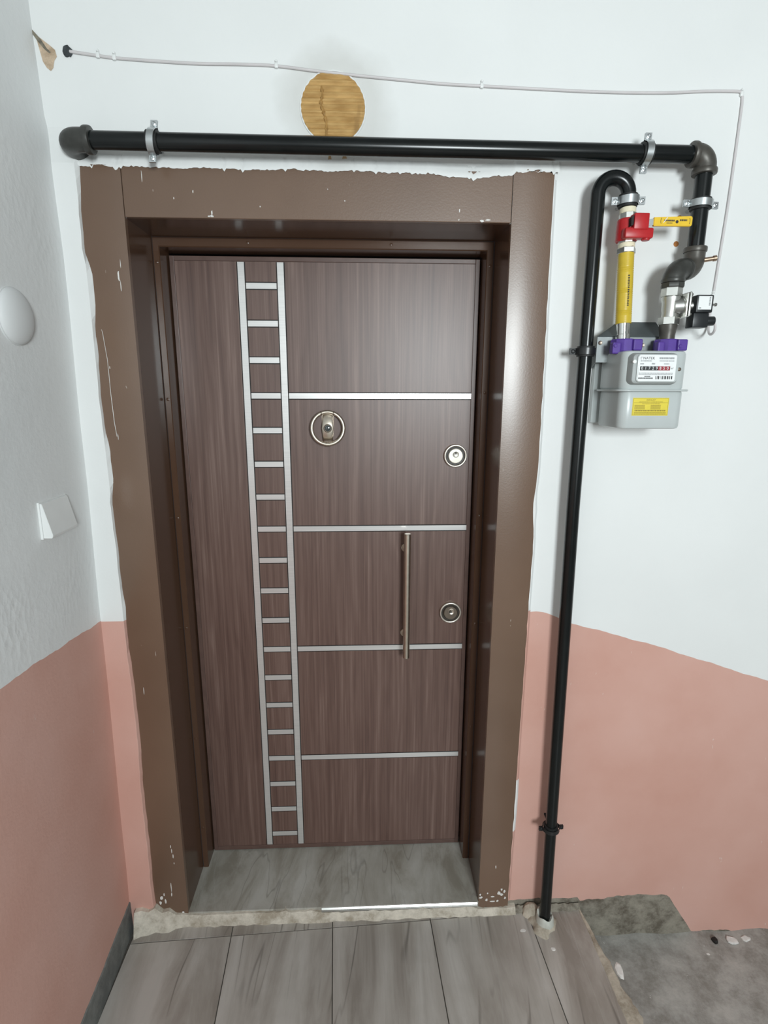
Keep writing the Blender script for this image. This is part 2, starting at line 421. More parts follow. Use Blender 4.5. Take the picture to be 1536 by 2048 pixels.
bm = NB(); box(bm, XR, XR+.1, YB, YW+.1, -.3, CEIL)
tag(obj('wall_right', bm, M_STAIR), 'darkened unseen stairwell wall beyond the right edge', 'wall', kind='structure')
WX0, WX1, WZ0, WZ1 = WIN[0]-.45, WIN[0]+.45, WIN[2]-.5, WIN[2]+.5
bm = NB()
for x0, x1, z0, z1 in ((-.5, WX0, -.3, CEIL), (WX1, XR+.1, -.3, CEIL), (WX0, WX1, -.3, WZ0), (WX0, WX1, WZ1, CEIL)): box(bm, x0, x1, YB-.12, YB, z0, z1)
tag(obj('wall_front', bm, M_STAIR), 'darkened unseen stairwell wall with the window behind the photographer', 'wall', kind='structure')
wn = thing('window_1', (WIN[0], YB-.06, WZ0), 'white framed stairwell window facing the brown door', 'window', kind='structure')
bm = NB()
for a in ((WX0, WX0+.05, WZ0, WZ1), (WX1-.05, WX1, WZ0, WZ1), (WX0+.05, WX1-.05, WZ0, WZ0+.05), (WX0+.05, WX1-.05, WZ1-.05, WZ1)): box(bm, a[0], a[1], YB-.09, YB-.03, a[2], a[3])
obj('window_frame', bm, M_WHITEPL, wn)
bm = NB(); box(bm, -.5, XR+.1, YB-.1, YW+.1, CEIL, CEIL+.1)
tag(obj('ceiling', bm, M_STAIR), 'darkened unseen ceiling over the landing', 'ceiling', kind='structure')

# floor: tiles laid slightly askew, cut edge at right, concrete one step lower
FL = thing('floor', (.3, -.5, ZF), 'grey stone-look floor tiles in front of the door with bare concrete beyond', 'floor', kind='structure')
bm = NB(); box(bm, -.42, 1.032, YB, YW+.05, ZF-.14, ZF-.0035)
obj('grout_bed', bm, M_GROUT, FL)
bm = NB(); nx, ny = 44, 70
V = [[bm.verts.new((1.0+(XR-1.0)*i/nx, YW+.02+(YB-YW-.02)*j/ny, ZL+.004*math.sin(5*i*.3)*math.cos(j*.4)+random.uniform(-.0015,.0015))) for j in range(ny+1)] for i in range(nx+1)]
for i in range(nx):
    for j in range(ny): bm.faces.new((V[i][j], V[i+1][j], V[i+1][j+1], V[i][j+1]))
tag(obj('concrete_slab', bm, M_CONC, FL, smooth=True), 'bare grey concrete one step below the tiles')
ANG = math.radians(2.5); OC = Vector((.235, -.258))
ux = Vector((math.cos(ANG), math.sin(ANG))); uy = Vector((-math.sin(ANG), math.cos(ANG)))
def clip(poly, n, d):
    out = []
    for i in range(len(poly)):
        a, b = poly[i], poly[(i+1) % len(poly)]; fa, fb = a.dot(n)-d, b.dot(n)-d
        if fa <= 0: out.append(a)
        if fa*fb < 0: out.append(a+(b-a)*(fa/(fa-fb)))
    return out
cols_ = [-.63, -.312, 0, .310, .6265, .94]
rows_ = [.16, -.012, -.632, -1.252, -1.872, -2.492, -3.112, -3.732]
g = .0013
for ri in range(len(rows_)-1):
    for ci in range(len(cols_)-1):
        u0, u1, v1, v0 = cols_[ci]+g, cols_[ci+1]-g, rows_[ri]-g, rows_[ri+1]+g
        P = [OC+ux*u+uy*v for u, v in ((u0,v0), (u1,v0), (u1,v1), (u0,v1))]
        P = clip(P, Vector((-1,0)), .3765); P = clip(P, Vector((1,0)), 1.034)
        P = clip(P, Vector((0,1)), YW-.0005 if ci == 4 else -.239); P = clip(P, Vector((0,-1)), -YB)
        if len(P) < 3: continue
        A = abs(sum(P[k].x*P[(k+1) % len(P)].y-P[(k+1) % len(P)].x*P[k].y for k in range(len(P))))/2
        if A < 3e-4: continue
        bm = NB(); dz = random.uniform(-.0006,.0006)
        top = [Vector((q_.x, q_.y, ZF+dz)) for q_ in P]; c0 = sum(top, Vector())/len(top)
        ins = [Vector((p_.x, p_.y, ZF+dz-.0007)) for p_ in top]
        rings(bm, [[Vector((q_.x, q_.y, ZF-.008)) for q_ in P], ins, [p_+(c0-p_).normalized()*.0012 for p_ in top]])
        obj('floor_tile', bm, M_TILE, FL, base=(c0.x, c0.y, ZF-.008))
def blob_strip(name, A, B_, n, seed, mat, parent, z0, h):
    """irregular mortar band between two polylines on a level"""
    bm = NB(); rows = []
    random.seed(seed)
    for i in range(n+1):
        t = i/n; a = Vector(A[0]).lerp(Vector(A[1]), t); b = Vector(B_[0]).lerp(Vector(B_[1]), t)
        d = (b-a); j0 = random.uniform(-.06,.06)+wob(t, .12, seed); j1 = random.uniform(-.06,.06)+wob(t, .16, seed+2)
        row = []
        for k, (f, hh) in enumerate(((j0,0), (.22+j0*.5,.75), (.55,1.0), (.85+j1*.5,.7), (1+j1,0))):
            p = a+d*f; row.append(bm.verts.new((p.x, p.y, z0+h*hh*random.uniform(.75,1.1)+(-.002 if hh == 0 else 0)+d.z*f)))
        rows.append(row)
    for r0, r1 in zip(rows, rows[1:]):
        for k in range(4): bm.faces.new((r0[k], r0[k+1], r1[k+1], r1[k]))
    return obj(name, bm, mat, parent, smooth=True)
blob_strip('mortar_edge', ((1.030,YW-.01,0), (1.030,-.95,0)), ((1.036,YW-.01,-.0), (1.13,-.95,-.0)), 60, 3, M_MORT, FL, ZF-.001, .004)
blob_strip('mortar_fillet', ((.80,YW-.022,0), (1.035,YW-.018,0)), ((.80,YW+.003,0), (1.035,YW+.003,0)), 34, 5, M_BARE, FL, ZF, .020)

# threshold of the doorway
TH = thing('trim_2', (.24,-.12,ZF), 'grey marble door threshold with a polished front edge', 'threshold', kind='structure')
bm = NB(); box(bm, OX0-.004, OX1+.002, -.236, .03, -.03, 0, .0015)
obj('sill_slab', bm, M_SILL, TH)
bm = NB(); prism(bm, [(.20,-.2362,-.0004), (.20,-.2375,-.0004), (.20,-.2410,-.0045), (.20,-.2425,-.0095), (.20,-.2425,-.0125), (.20,-.2362,-.0125)], (OX1-.204,0,0))
tag(obj('edge_profile', bm, M_POLISH, TH), 'bright polished edge strip')
bm = NB(); random.seed(11); rows = []
for i in range(61):      # mortar riser under the sill
    x = -.372+(.822+.372)*i/60; lf = max(0, (-.22-x)/.15); rg = 1 if x > .70 else 0
    zt = (-.0115 if x > .20 else -.004)+.0015*math.sin(i*1.7)+(.004*math.sin(i*3.1) if random.random() < .3 else 0)+.050*min(1,lf*1.6)*(.8+.2*math.sin(i*2.9))-rg*.008
    out = -.2445-.020*lf-.003*random.random()
    rows.append([bm.verts.new((x, -.228, zt)), bm.verts.new((x, out+.004, zt-.001)), bm.verts.new((x, out-.002, zt-.012)), bm.verts.new((x, out-.003-.006*random.random()*(1+2*lf), ZF-.001))])
for a, b in zip(rows, rows[1:]):
    for k in range(3): bm.faces.new((a[k], a[k+1], b[k+1], b[k]))
obj('mortar_riser', bm, M_MORTG, TH, smooth=True)

# skirting of the left wall
bm = NB()
zt = lambda y: lin_tab([(-4,.045), (-.5747,.0497), (-.4484,.0563), (-.316,.0619), (-.2,.064)], y)
R = []
yv = [YW-.015*i for i in range(31)]+[YW-.45-.25*i for i in range(1,13)]
for y in yv:
    o_ = lx(y,.05); z1 = zt(y)+wob(y,.003,9); R.append([Vector((o_-.002,y,ZF-.002)), Vector((o_+.0045,y,ZF-.002)), Vector((o_+.0035,y,z1-.004)), Vector((o_-.002,y,z1))])
rings(bm, R)
tag(obj('baseboard_left', bm, M_SKIRT), 'low dark grey skirting along the rough left wall', 'baseboard', kind='structure')

# ------------------------------------------------------------------ door frame
FR = thing('trim_1', (.2425,-.15,0), 'brown painted steel door frame with stepped reveal and scuffed jambs', 'door frame', kind='structure')
LOUT = [(-.02,-.312), (.103,-.317), (.237,-.3143), (.445,-.3148), (.64,-.3088), (.78,-.3093), (.947,-.3139), (1.018,-.3115), (1.124,-.3156), (1.175,-.314), (1.309,-.3166), (1.389,-.3076), (1.453,-.3086), (1.53,-.3155), (1.61,-.3157), (1.684,-.3117), (1.748,-.3121), (1.826,-.3052), (1.881,-.3062), (1.93,-.3177), (2.002,-.3158), (2.117,-.308)]
ROUT = [(-.03,.7985), (.5,.8015), (1.0,.8045), (1.2,.8065), (1.3,.800), (1.40,.8065), (2.12,.801)]
def jamb(name, inner, outer, z0, z1, sgn):
    bm = NB(); N = 90; rr = []
    for i in range(N+1):
        z = z0+(z1-z0)*i/N; xo = lerp_tab(outer, z)+wob(z*2, .0012, 2+sgn)
        e = .004*random.random() if i in (0, N) else 0
        row = [Vector((xo, YW+.006, z))]
        for k in range(13):
            f = k/12; xx = xo+(inner-xo)*f; yy = -.2345-.0050*math.sin(math.pi*min(1, .10+f*.80))**.8
            row.append(Vector((xx, yy, z+e*math.sin(k*2.3+i))))
        row += [Vector((inner, YW+.006, z))]
        rr.append(row)
    rings(bm, rr); return obj(name, bm, M_BROWN, FR, smooth=True)
jl = jamb('jamb_board', OX0, LOUT, -.012, 2.1125, -1)
jr = jamb('jamb_board', OX1, ROUT, -.020, 2.1165, 1)
bm = NB(); box(bm, OX0+.0012, OX1-.0012, -.2365, YW+.006, OZ, 2.1145, .0015)
obj('head_board', bm, M_BROWN, FR)
# deep reveal
for nm, a in (('reveal_side', (OX0-.012, OX0, -.2221, -.066, -.02, OZ)), ('reveal_side', (OX1, OX1+.012, -.2221, -.066, -.02, OZ)), ('reveal_head', (OX0, OX1, -.2221, -.066, OZ, OZ+.012))):
    bm = NB(); box(bm, *a); obj(nm, bm, M_BROWNIN, FR)
# inner frame lip: front faces at y=-.068, mitred
LX0, LX1, LZ = -.1995, .6822, 1.9785
def lip(name, pts_out, pts_in, back_in):
    bm = NB()
    # outer edge -> chamfer -> inner edge -> back to leaf
    o0, o1 = map(Vector, pts_out); i0, i1 = map(Vector, pts_in); b0, b1 = map(Vector, back_in)
    d0 = (i0-o0)*.12; d1 = (i1-o1)*.12
    yo = Vector((0,.003,0)); depth = Vector((0,.058,0))
    rr = [[o0+yo, o0+d0, i0-d0*.8, i0+yo, b0, o0+depth+Vector((0,.02,0))], [o1+yo, o1+d1, i1-d1*.8, i1+yo, b1, o1+depth+Vector((0,.02,0))]]
    rings(bm, rr); return obj(name, bm, M_BROWNIN, FR)
Y1 = -.068
lp = [lip('frame_lip', ((OX0,Y1,.0), (OX0,Y1,OZ)), ((LX0,Y1,.0), (LX0,Y1,LZ)), ((LX0,.012,.0), (LX0,.012,LZ))),
      lip('frame_lip', ((OX1,Y1,.0), (OX1,Y1,OZ)), ((LX1,Y1,.0), (LX1,Y1,LZ)), ((LX1,.012,.0), (LX1,.012,LZ))),
      lip('frame_lip', ((OX0,Y1,OZ), (OX1,Y1,OZ)), ((LX0,Y1,LZ), (LX1,Y1,LZ)), ((LX0,.012,LZ), (LX1,.012,LZ)))]
for (x, z) in ((-.2085,1.94), (-.2085,1.58), (-.2085,1.235), (-.2085,.885), (-.2085,.50), (-.2085,.16), (.692,1.94), (.692,1.60), (.692,1.235), (.692,.885), (.692,.52), (.692,.16), (.035,1.991), (.42,1.991)):
    bm = NB(); lathe(bm, (x, Y1+.001, z), (0,-1,0), [(0,.0046), (.0016,.0044), (.0024,.0026), (.0026,.0005)], 14)
    obj('screw_cap', bm, M_BROWNIN, FR, smooth=True)
def flakes(name, spots, y, parent, mat, seed):
    random.seed(seed); bm = NB()
    for (x, z, w_, h_) in spots:
        n = 7; P = []
        for k in range(n):
            a = 2*math.pi*k/n; r = random.uniform(.55,1.1); P.append((x+w_*r*math.cos(a), y, z+h_*r*math.sin(a)))
        prism(bm, P, (0,-.0006,0))
    return tag(obj(name, bm, mat, parent), 'pale spots of chipped paint', kind='stuff')
fr_ = [(.708,.020,.005,.004), (.7065,.030,.003,.004), (.730,.034,.002,.003), (.728,.010,.004,.005), (.747,.022,.007,.0025), (.748,.003,.008,.002), (.763,.004,.004,.003), (.767,.034,.005,.006), (.776,.028,.004,.005), (.775,.048,.003,.004), (.784,.040,.003,.006), (.752,.135,.0016,.005), (.787,.015,.003,.005)]
flakes('paint_chips', [(a, b, c*1.25, d*1.25) for a, b, c, d in fr_], -.2393, jr, M_CHIPW, 2)
flakes('paint_chips', [(-.294,.062,.006,.010), (-.299,.045,.004,.008), (-.283,.05,.003,.010), (-.286,.075,.003,.006), (-.262,.10,.0013,.020), (-.263,.075,.002,.008), (-.250,.235,.0015,.010), (-.247,.215,.0014,.008), (-.252,.25,.0012,.006), (-.246,.19,.001,.005), (-.232,.006,.004,.005), (-.243,1.873,.0022,.014), (-.240,1.85,.0014,.016), (-.236,1.90,.001,.01), (-.286,1.66,.001,.004), (-.284,.775,.001,.012), (-.283,1.49,.0009,.01)], -.2393, jl, M_CHIPW, 3)
flakes('paint_chips', [(-.015,2.008,.007,.003), (-.014,2.014,.002,.008), (-.02,2.007,.004,.002), (.63,2.006,.006,.003), (.645,2.009,.008,.002), (.575,2.028,.0015,.005), (.574,2.008,.0015,.003), (.10,2.03,.0015,.002), (-.10,2.045,.0015,.003), (-.055,2.06,.0015,.004), (.26,2.07,.001,.002), (-.17,2.09,.001,.012), (.30,2.045,.0015,.002)], -.2366, FR, M_CHIPW, 4)

bm = NB(); tube(bm, [Vector((x,-.2396,z)) for x, z in ((-.2965,1.750), (-.2948,1.7427), (-.2897,1.6778), (-.2900,1.5933), (-.2885,1.5252), (-.2857,1.49))], [.0003,.0006,.0006,.0007,.0008,.0006], 6)
tag(obj('scratch', bm, M_CHIPW, jl), 'long thin pale scratch')
# plaster lapping over the frame edges
bm = NB(); rows = []      # plaster left of the frame stands proud of it, with a bevelled edge
zz = [-.03+i*.018 for i in range(120)]; zz = [z for z in zz if abs(z-.9895) > .008 and z < 2.11]+[.9895, 2.112, 2.135, 2.19]
for z in sorted(zz):
    xe = lerp_tab(LOUT, z)+wob(z*2, .0012, 1); k = 1 if z < 2.113 else max(0, (2.19-z)/.077); yf = YW-.0003-.0185*k
    xs_ = min(-.3152+.0008*math.sin(z*11), xe-.0012)
    if z < .9: xs_ = xe-.004
    rows.append([bm.verts.new((-.415, yf, z)), bm.verts.new((xs_-.0015, yf, z)), bm.verts.new((xs_, yf+.0008*k, z)), bm.verts.new((max(xe, xs_+.001), min(-.2350, yf+.012) if k == 1 else yf+.006*k, z)), bm.verts.new((max(xe, xs_+.001)+.002, -.2335 if k == 1 else YW-.0002, z))])
for a, b in zip(rows, rows[1:]):
    for k in range(4):
        f = bm.faces.new((a[k], a[k+1], b[k+1], b[k])); f.material_index = 1 if (a[0].co.z < .985 and not (k == 3 and .62 < a[0].co.z < .80)) else 0
obj('plaster_edge', bm, [M_WALL, M_PINK], WB)
bm = NB(); rows = []; random.seed(5)
for i in range(241):
    x = -.318+(.812+.318)*i/240
    lo = 2.1085+wob(x, .0022, 8)+random.uniform(-.002,.002)*(1.6 if random.random() < .25 else .5)-(.009*math.exp(-((x-.60)/.10)**2))+(.006 if x > .70 else 0)
    if random.random() < .03: lo -= .006
    rows.append([bm.verts.new((x, -.2385, lo)), bm.verts.new((x, -.2395, lo+.004)), bm.verts.new((x, -.2375, lo+.013)), bm.verts.new((x, YW-.0002, lo+.030))])
for a, b in zip(rows, rows[1:]):
    for k in range(3): bm.faces.new((a[k], a[k+1], b[k+1], b[k]))
obj('plaster_edge', bm, M_WALL, WB, smooth=True)
bm = NB(); rows = []
for i in range(81):
    z = .0+2.1*i/80; xe = lerp_tab(ROUT, z); p_ = math.exp(-((z-.36)/.10)**2)*.002+math.exp(-((z-1.29)/.03)**2)*.005
    rows.append([bm.verts.new((xe-.0015-p_*.2, -.2362, z)), bm.verts.new((xe+.002+p_, -.2362, z)), bm.verts.new((xe+.009+p_, YW-.0002, z))])
for a, b in zip(rows, rows[1:]):
    for k in range(2):
        f = bm.faces.new((a[k], a[k+1], b[k+1], b[k])); f.material_index = 1 if a[0].co.z < .985 and not .26 < a[0].co.z < .44 else 0
obj('plaster_edge', bm, [M_WALL, M_PINK], WB, smooth=True)

# ------------------------------------------------------------------ door leaf
D = thing('door_1', (.2412,.02,.0), 'dark walnut steel apartment door with a ladder of brushed metal inlays', 'door', kind='structure')
DX0, DX1, DZ0, DZ1 = -.1963, .6786, .003, 1.9715
bm = NB(); box(bm, DX0+.013, DX1-.013, 0, .05, DZ0+.016, DZ1-.013)
PANEL = obj('panel', bm, M_WOOD, D)
for a in ((DX0, DX0+.0125, DZ0, DZ1), (DX1-.0125, DX1, DZ0, DZ1), (DX0+.0125, DX1-.0125, DZ1-.0125, DZ1), (DX0+.0125, DX1-.0125, DZ0, DZ0+.0155)):
    bm = NB(); box(bm, a[0], a[1], -.0015, .05, a[2], a[3], .0012); obj('edge_band', bm, M_WOODEDGE, D)
bm = NB(); box(bm, OX0-.01, OX1+.01, .050, .060, -.03, OZ+.01); obj('leak_backing', bm, M_DARK, D)  # dark sheet added behind the leaf to stop light leaking through the gap
def inlay(x0, x1, z0, z1, vertical, lab=None):
    bm = NB(); gx, gz = (.0026, .0) if vertical else (.0, .0026)
    box(bm, x0-gx, x1+gx, -.0003, .004, z0-gz, z1+gz); gobj = None
    bm2 = NB(); box(bm2, x0, x1, -.0016, .003, z0, z1, .0005, 1)
    s = obj('inlay_strip', bm2, M_STRIP, PANEL)
    g_ = obj('groove', bm, M_DARK, PANEL)
    return s
RX0, RX1 = .0004, .1108; RW = .0095
for x in (RX0, RX1): inlay(x-RW, x+RW, .0200, 1.9575, True)
RP = .10165; RZ = 1.8943; RH = .0083
for i in range(19):
    z = RZ-i*RP
    inlay(RX0+RW+.0026, RX1-RW-.0026, z-RH, z+RH, False)
    if i in (3,7,11,15): inlay(RX1+RW+.0026, .6665, z-RH, z+RH, False)
# pull handle
H = obj('pull_handle', tube(NB(), [(.4755,-.055,.7655), (.4755,-.055,.767), (.4755,-.055,1.1765), (.4755,-.055,1.178)], [.0094,.0106,.0106,.0094], 24), M_ANTIQ, D, smooth=True)
for z in (1.1205, .8315):
    bm = NB(); lathe(bm, (.4735,-.055,z), (0,1,0), [(0,.0065), (.046,.0065), (.0462,.0135), (.0535,.0140), (.0552,.0140)], 24)
    obj('handle_post', bm, M_ANTIQ, H, smooth=True)
# lock escutcheons
def lock(x, z, dull):
    m = M_ANTIQD if dull else M_ANTIQ
    bm = NB(); lathe(bm, (x,.001,z), (0,-1,0), [(0,.0355), (.006,.0350), (.0105,.0335), (.0125,.0312), (.0115,.0295), (.0065,.0278), (.0055,.0245), (.0055,.0005)], 48)
    L = obj('lock_escutcheon', bm, M_ANTIQ, D, smooth=True)
    bm = NB(); tube(bm, [(x+.0322*math.cos(a), -.0105, z+.0322*math.sin(a)) for a in [2*math.pi*k/48 for k in range(48)]], .0032, 12, False, True); obj('rim', bm, M_RIM, L, smooth=True)
    bm = NB(); lathe(bm, (x,-.0045,z), (0,-1,0), [(-.003,.0290), (.0024,.0290), (.0020,.0225)], 40); obj('groove_ring', bm, M_GROOVE, L, smooth=True)
    bm = NB(); lathe(bm, (x,-.003,z), (0,-1,0), [(0,.0232), (.009,.0228), (.0112,.0208), (.0116,.0005)], 40); obj('core', bm, M_LOCKC if not dull else M_ANTIQD, L, smooth=True)
    bm = NB(); lathe(bm, (x+(0 if not dull else .002),-.0145,z+.005), (0,-1,0), [(0,.0098), (.0012,.0098), (.0014,.0088), (.0008,.0080), (.0008,.0003)], 28); obj('key_cylinder', bm, M_LOCKC if not dull else M_ANTIQ, L, smooth=True)
    bm = NB()
    if dull: box(bm, x-.006, x+.004, -.0162, -.0148, z+.0025, z+.006)
    else: box(bm, x-.0014, x+.0014, -.0162, -.0148, z+.005, z+.0125)
    obj('keyway', bm, M_DARK, L)
    return L
lock(.6234, 1.4112, False); lock(.6227, .8995, True)
# ring knocker with door viewer
KX, KZ = .2361, 1.4955
K = obj('knocker_plate', prism(NB(), [(KX-.0185,.001,KZ+.046), (KX-.0165,.001,KZ-.022), (KX-.011,.001,KZ-.040), (KX+.011,.001,KZ-.040), (KX+.0165,.001,KZ-.022), (KX+.0185,.001,KZ+.046)], (0,-.010,0)), M_ANTIQD, D)
bm = NB(); pr = [(-.041,-.006), (-.035,-.013), (-.020,-.0195), (.0,-.021), (.020,-.0195), (.032,-.012), (.044,-.008)]
rr = []
for dz, y in pr:
    wv = .0175 if abs(dz) < .02 else .0150
    rr.append([Vector((KX-wv, -.004, KZ+dz)), Vector((KX-wv, y+.002, KZ+dz)), Vector((KX-wv+.003, y, KZ+dz)), Vector((KX+wv-.003, y, KZ+dz)), Vector((KX+wv, y+.002, KZ+dz)), Vector((KX+wv, -.004, KZ+dz))])
rings(bm, rr); obj('viewer_body', bm, M_ANTIQ, K, smooth=True)
bm = NB(); lathe(bm, (KX+.0005,-.019,KZ), (0,-1,0), [(0,.0125), (.0038,.0125), (.0042,.0115), (.003,.0100), (.003,.0003)], 28); obj('viewer_rim', bm, M_ANTIQD, K, smooth=True)
bm = NB(); lathe(bm, (KX+.0005,-.0215,KZ), (0,-1,0), [(0,.0098), (.0015,.0085), (.0026,.005), (.003,.0005)], 24)
tl = NT('viewer_lens'); tl.col((.05,.06,.06,1)); tl.set(.08, 0, .8, .5, .05); obj('viewer_lens', bm, tl.m, K, smooth=True)
bm = NB(); pts = [(KX+.0475*math.cos(a), -.0145-.004*(1-math.sin(a)), KZ+.0475*math.sin(a)) for a in [2*math.pi*k/56 for k in range(56)]]
tube(bm, pts, .0058, 14, False, True); RING = obj('knocker_ring', bm, M_ANTIQ, D, smooth=True)
bm = NB()
for dx in (-.005, 0, .005): lathe(bm, (KX+dx-.0015,-.0222,KZ-.0475), (1,0,0), [(0,.0056), (.0007,.0068), (.0023,.0068), (.003,.0056)], 16)
obj('striker_bead', bm, M_ANTIQ, RING, smooth=True)
bm = NB()
for s in (-1, 1): lathe(bm, (KX+s*.018-.002,-.0147,KZ+.0437), (1,s*-.4*0,0), [(0,.0062), (.004,.0062)], 16)
obj('hinge_knuckle', bm, M_ANTIQD, RING, smooth=True)

# ------------------------------------------------------------------ gas pipework
YP = -.283
GP = thing('gas_pipe', (-.30, YP, 2.1465), 'long black steel gas pipe running above the door and turning down to the meter', 'pipe')
zP = lambda x: 2.1445-.0022*(x+.28)
bm = NB(); tube(bm, [(-.283,YP,zP(-.283)), (.4,YP,zP(.4)), (1.118,YP,zP(1.118))], .0188, 28); obj('horizontal_pipe', bm, M_BLKSTEEL, GP, smooth=True)
def collar(c, ax, r, L=.014, mat=None, par=None, name='collar', n=28):
    bm = NB(); lathe(bm, c, ax, [(-L/2,r*.90), (-L/2*.9,r*.97), (-L*.25,r), (L*.25,r), (L/2*.9,r*.97), (L/2,r*.90)], n); return obj(name, bm, mat, par, smooth=True)
# left elbow turning into the wall
zl = zP(-.3)
bm = NB(); ex = -.300
pth = [(-.262,YP,zl), (-.283,YP,zl)]+[Vector((-.283,YP+.027,zl))+Vector((-math.sin(t),-math.cos(t),0))*.027 for t in [math.pi/2*i/10 for i in range(1,11)]]+[(-.310,YW-.002,zl)]
tube(bm, pth, .0245, 24); EL = obj('elbow', bm, M_IRON2, GP, smooth=True)
collar((-.262,YP,zl), (1,0,0), .0285, .015, M_IRON2, EL)
# right elbow turning down
zr = zP(1.137); XV = 1.1395
bm = NB()
pth = [(1.108,YP,zr), (1.114,YP,zr)]+[Vector((1.114,YP,zr-.0255))+Vector((math.sin(t),0,math.cos(t)))*.0255 for t in [math.pi/2*i/10 for i in range(1,11)]]+[(XV,YP,zr-.034)]
tube(bm, pth, .0240, 24); ER = obj('elbow', bm, M_IRON, GP, smooth=True)
collar((1.108,YP,zr), (1,0,0), .0275, .012, M_IRON, ER); collar((XV,YP,zr-.036), (0,0,1), .0275, .012, M_IRON, ER)
bm = NB(); tube(bm, [(XV,YP,zr-.03), (XV,YP,2.0), (XV,YP,1.935)], .0186, 28); obj('drop_pipe', bm, M_BLKSTEEL, GP, smooth=True)
# swing joint: two elbows stepping down and forward to the valve
XS, YS = 1.0775, -.312
d = Vector((XS-XV, YS-YP, 0)); L_ = d.length; dn = d.normalized(); rE = .0285
c1 = Vector((XV,YP,1.918))+dn*rE; c2 = Vector((XS,YS,1.918-2*rE))-dn*rE
p1 = [Vector((XV,YP,1.940)), Vector((XV,YP,1.925))]+[c1-dn*rE*math.cos(t)+Vector((0,0,-1))*rE*math.sin(t) for t in [math.pi/2*i/9 for i in range(0,10)]]
bm = NB(); tube(bm, p1+[p1[-1]+dn*.006], .0232, 24); S1 = obj('swing_elbow', bm, M_IRON, GP, smooth=True)
collar((XV,YP,1.937), (0,0,1), .0262, .012, M_IRON, S1); collar(p1[-1]+dn*.004, dn, .0258, .010, M_IRON2, S1)
p2 = [c2+Vector((0,0,1))*rE*math.cos(t)+dn*rE*math.sin(t) for t in [math.pi/2*i/9 for i in range(0,10)]]
bm = NB(); tube(bm, [p1[-1]+dn*.006, p2[0]]+p2[1:]+[Vector((XS,YS,1.862))], .0245, 24); S2 = obj('swing_elbow', bm, M_IRON2, GP, smooth=True)
collar((XS,YS,1.862), (0,0,1), .0262, .010, M_IRON2, S2); collar((XS,YS,1.851), (0,0,1), .0262, .012, M_IRON2, S2, 'lock_nut', 8)
bm = NB(); lathe(bm, (XV+.012,YP-.01,1.912), (.95,-.2,.12), [(0,.0052), (.026,.0052), (.0262,.0066), (.033,.0066), (.0335,.005)], 14); tag(obj('test_plug', bm, M_BRASS, S1, smooth=True), 'dull brass test plug')

RZT = 2.0535
GR = thing('gas_riser', (.9,YP,ZF), 'slim black gas riser with a swan-neck bend at its top', 'pipe')
XA = lambda z: .8912+(.9045-.8912)*max(0, min(1, (1.3-z)/1.3))
UA = Vector((XA(2),YP,RZT)); UB = Vector((.9625,-.2865,RZT)); ur = (UB-UA).length/2; uc = (UA+UB)/2; ud = (UB-UA).normalized()
pth = [(XA(z),YP,z) for z in (-.02,.3,.8,1.3,1.7,2.03)]+[uc-ud*ur*math.cos(t)+Vector((0,0,1))*ur*math.sin(t) for t in [math.pi*i/18 for i in range(19)]]+[UB+Vector((0,0,-.032))]
bm = NB(); tube(bm, pth, .0168, 24); obj('riser_pipe', bm, M_BLKSTEEL, GR, smooth=True)

# pipe clamps
def clamp(name, c, ax, ear, r, mat, label, wdt=.015, liner=True, ear_len=.017, group='pipe clamps'):
    c = Vector(c); ax = Vector(ax).normalized(); ear = Vector(ear).normalized(); out = Vector((0,-1,0))
    T = thing(name, c, label, 'clamp', group)
    if liner:
        bm = NB(); lathe(bm, c, ax, [(-wdt*.85,r), (-wdt*.8,r+.0042), (wdt*.8,r+.0042), (wdt*.85,r)], 28); obj('rubber_liner', bm, M_RUBBER, T, smooth=True)
    ro = r+(.0062 if liner else .003)
    for s, nm in ((1,'front_band'), (-1,'rear_band')):
        bm = NB(); rr = []
        prof = [(ear*(ro+ear_len)+out*s*.0008, 0), (ear*(ro+.003)+out*s*.0008, 0)]
        P = [prof[0][0], prof[1][0]]
        for i in range(13):
            t = math.pi*(.08+.84*i/12); P.append(ear*ro*math.cos(t)+out*s*ro*math.sin(t))
        P += [-ear*(ro+.003)+out*s*.0008, -ear*(ro+ear_len)+out*s*.0008]
        n_ = len(P)
        for i in range(n_):
            t = (P[min(i+1,n_-1)]-P[max(i-1,0)]).normalized(); nn = t.cross(ax)*s; nn = nn if nn.dot(out*s) > 0 or i in range(2,n_-2) else -nn
            if nn.dot(P[i] if 2 <= i < n_-2 else out*s) < 0: nn = -nn
            rr.append([c+P[i]+ax*wdt*.5, c+P[i]-ax*wdt*.5, c+P[i]-ax*wdt*.5+nn*.0022, c+P[i]+ax*wdt*.5+nn*.0022])
        rings(bm, rr); obj(nm, bm, mat, T, smooth=True)
    for s in (1,-1):
        bm = NB(); q_ = c+ear*s*(ro+ear_len*.55)
        lathe(bm, q_+out*.002, out, [(-.008,.0035), (0,.0035), (.0002,.0056), (.0030,.0050), (.0038,.0030), (.0026,.0026), (.0026,.0003)], 14); obj('screw', bm, M_GALV if mat is M_GALV else M_BLKCLAMP, T, smooth=True)
    bm = NB(); L = (YW-c.y)-ro
    lathe(bm, c+Vector((0,ro*.9,0)), (0,1,0), [(0,.007), (.006,.007), (.0062,.004), (L+.004,.004)], 12); obj('wall_rod', bm, M_GALV if mat is M_GALV else M_BLKCLAMP, T, smooth=True)
    return T
clamp('pipe_clamp', (-.1215,YP,zP(-.12)), (1,.0,.0), (.13,0,1), .0188, M_GALV, 'galvanised clamp on the pipe above the left door jamb')
clamp('pipe_clamp', (.9955,YP,zP(.995)), (1,0,0), (.06,0,1), .0188, M_GALV, 'galvanised clamp on the horizontal pipe above the swan-neck bend')
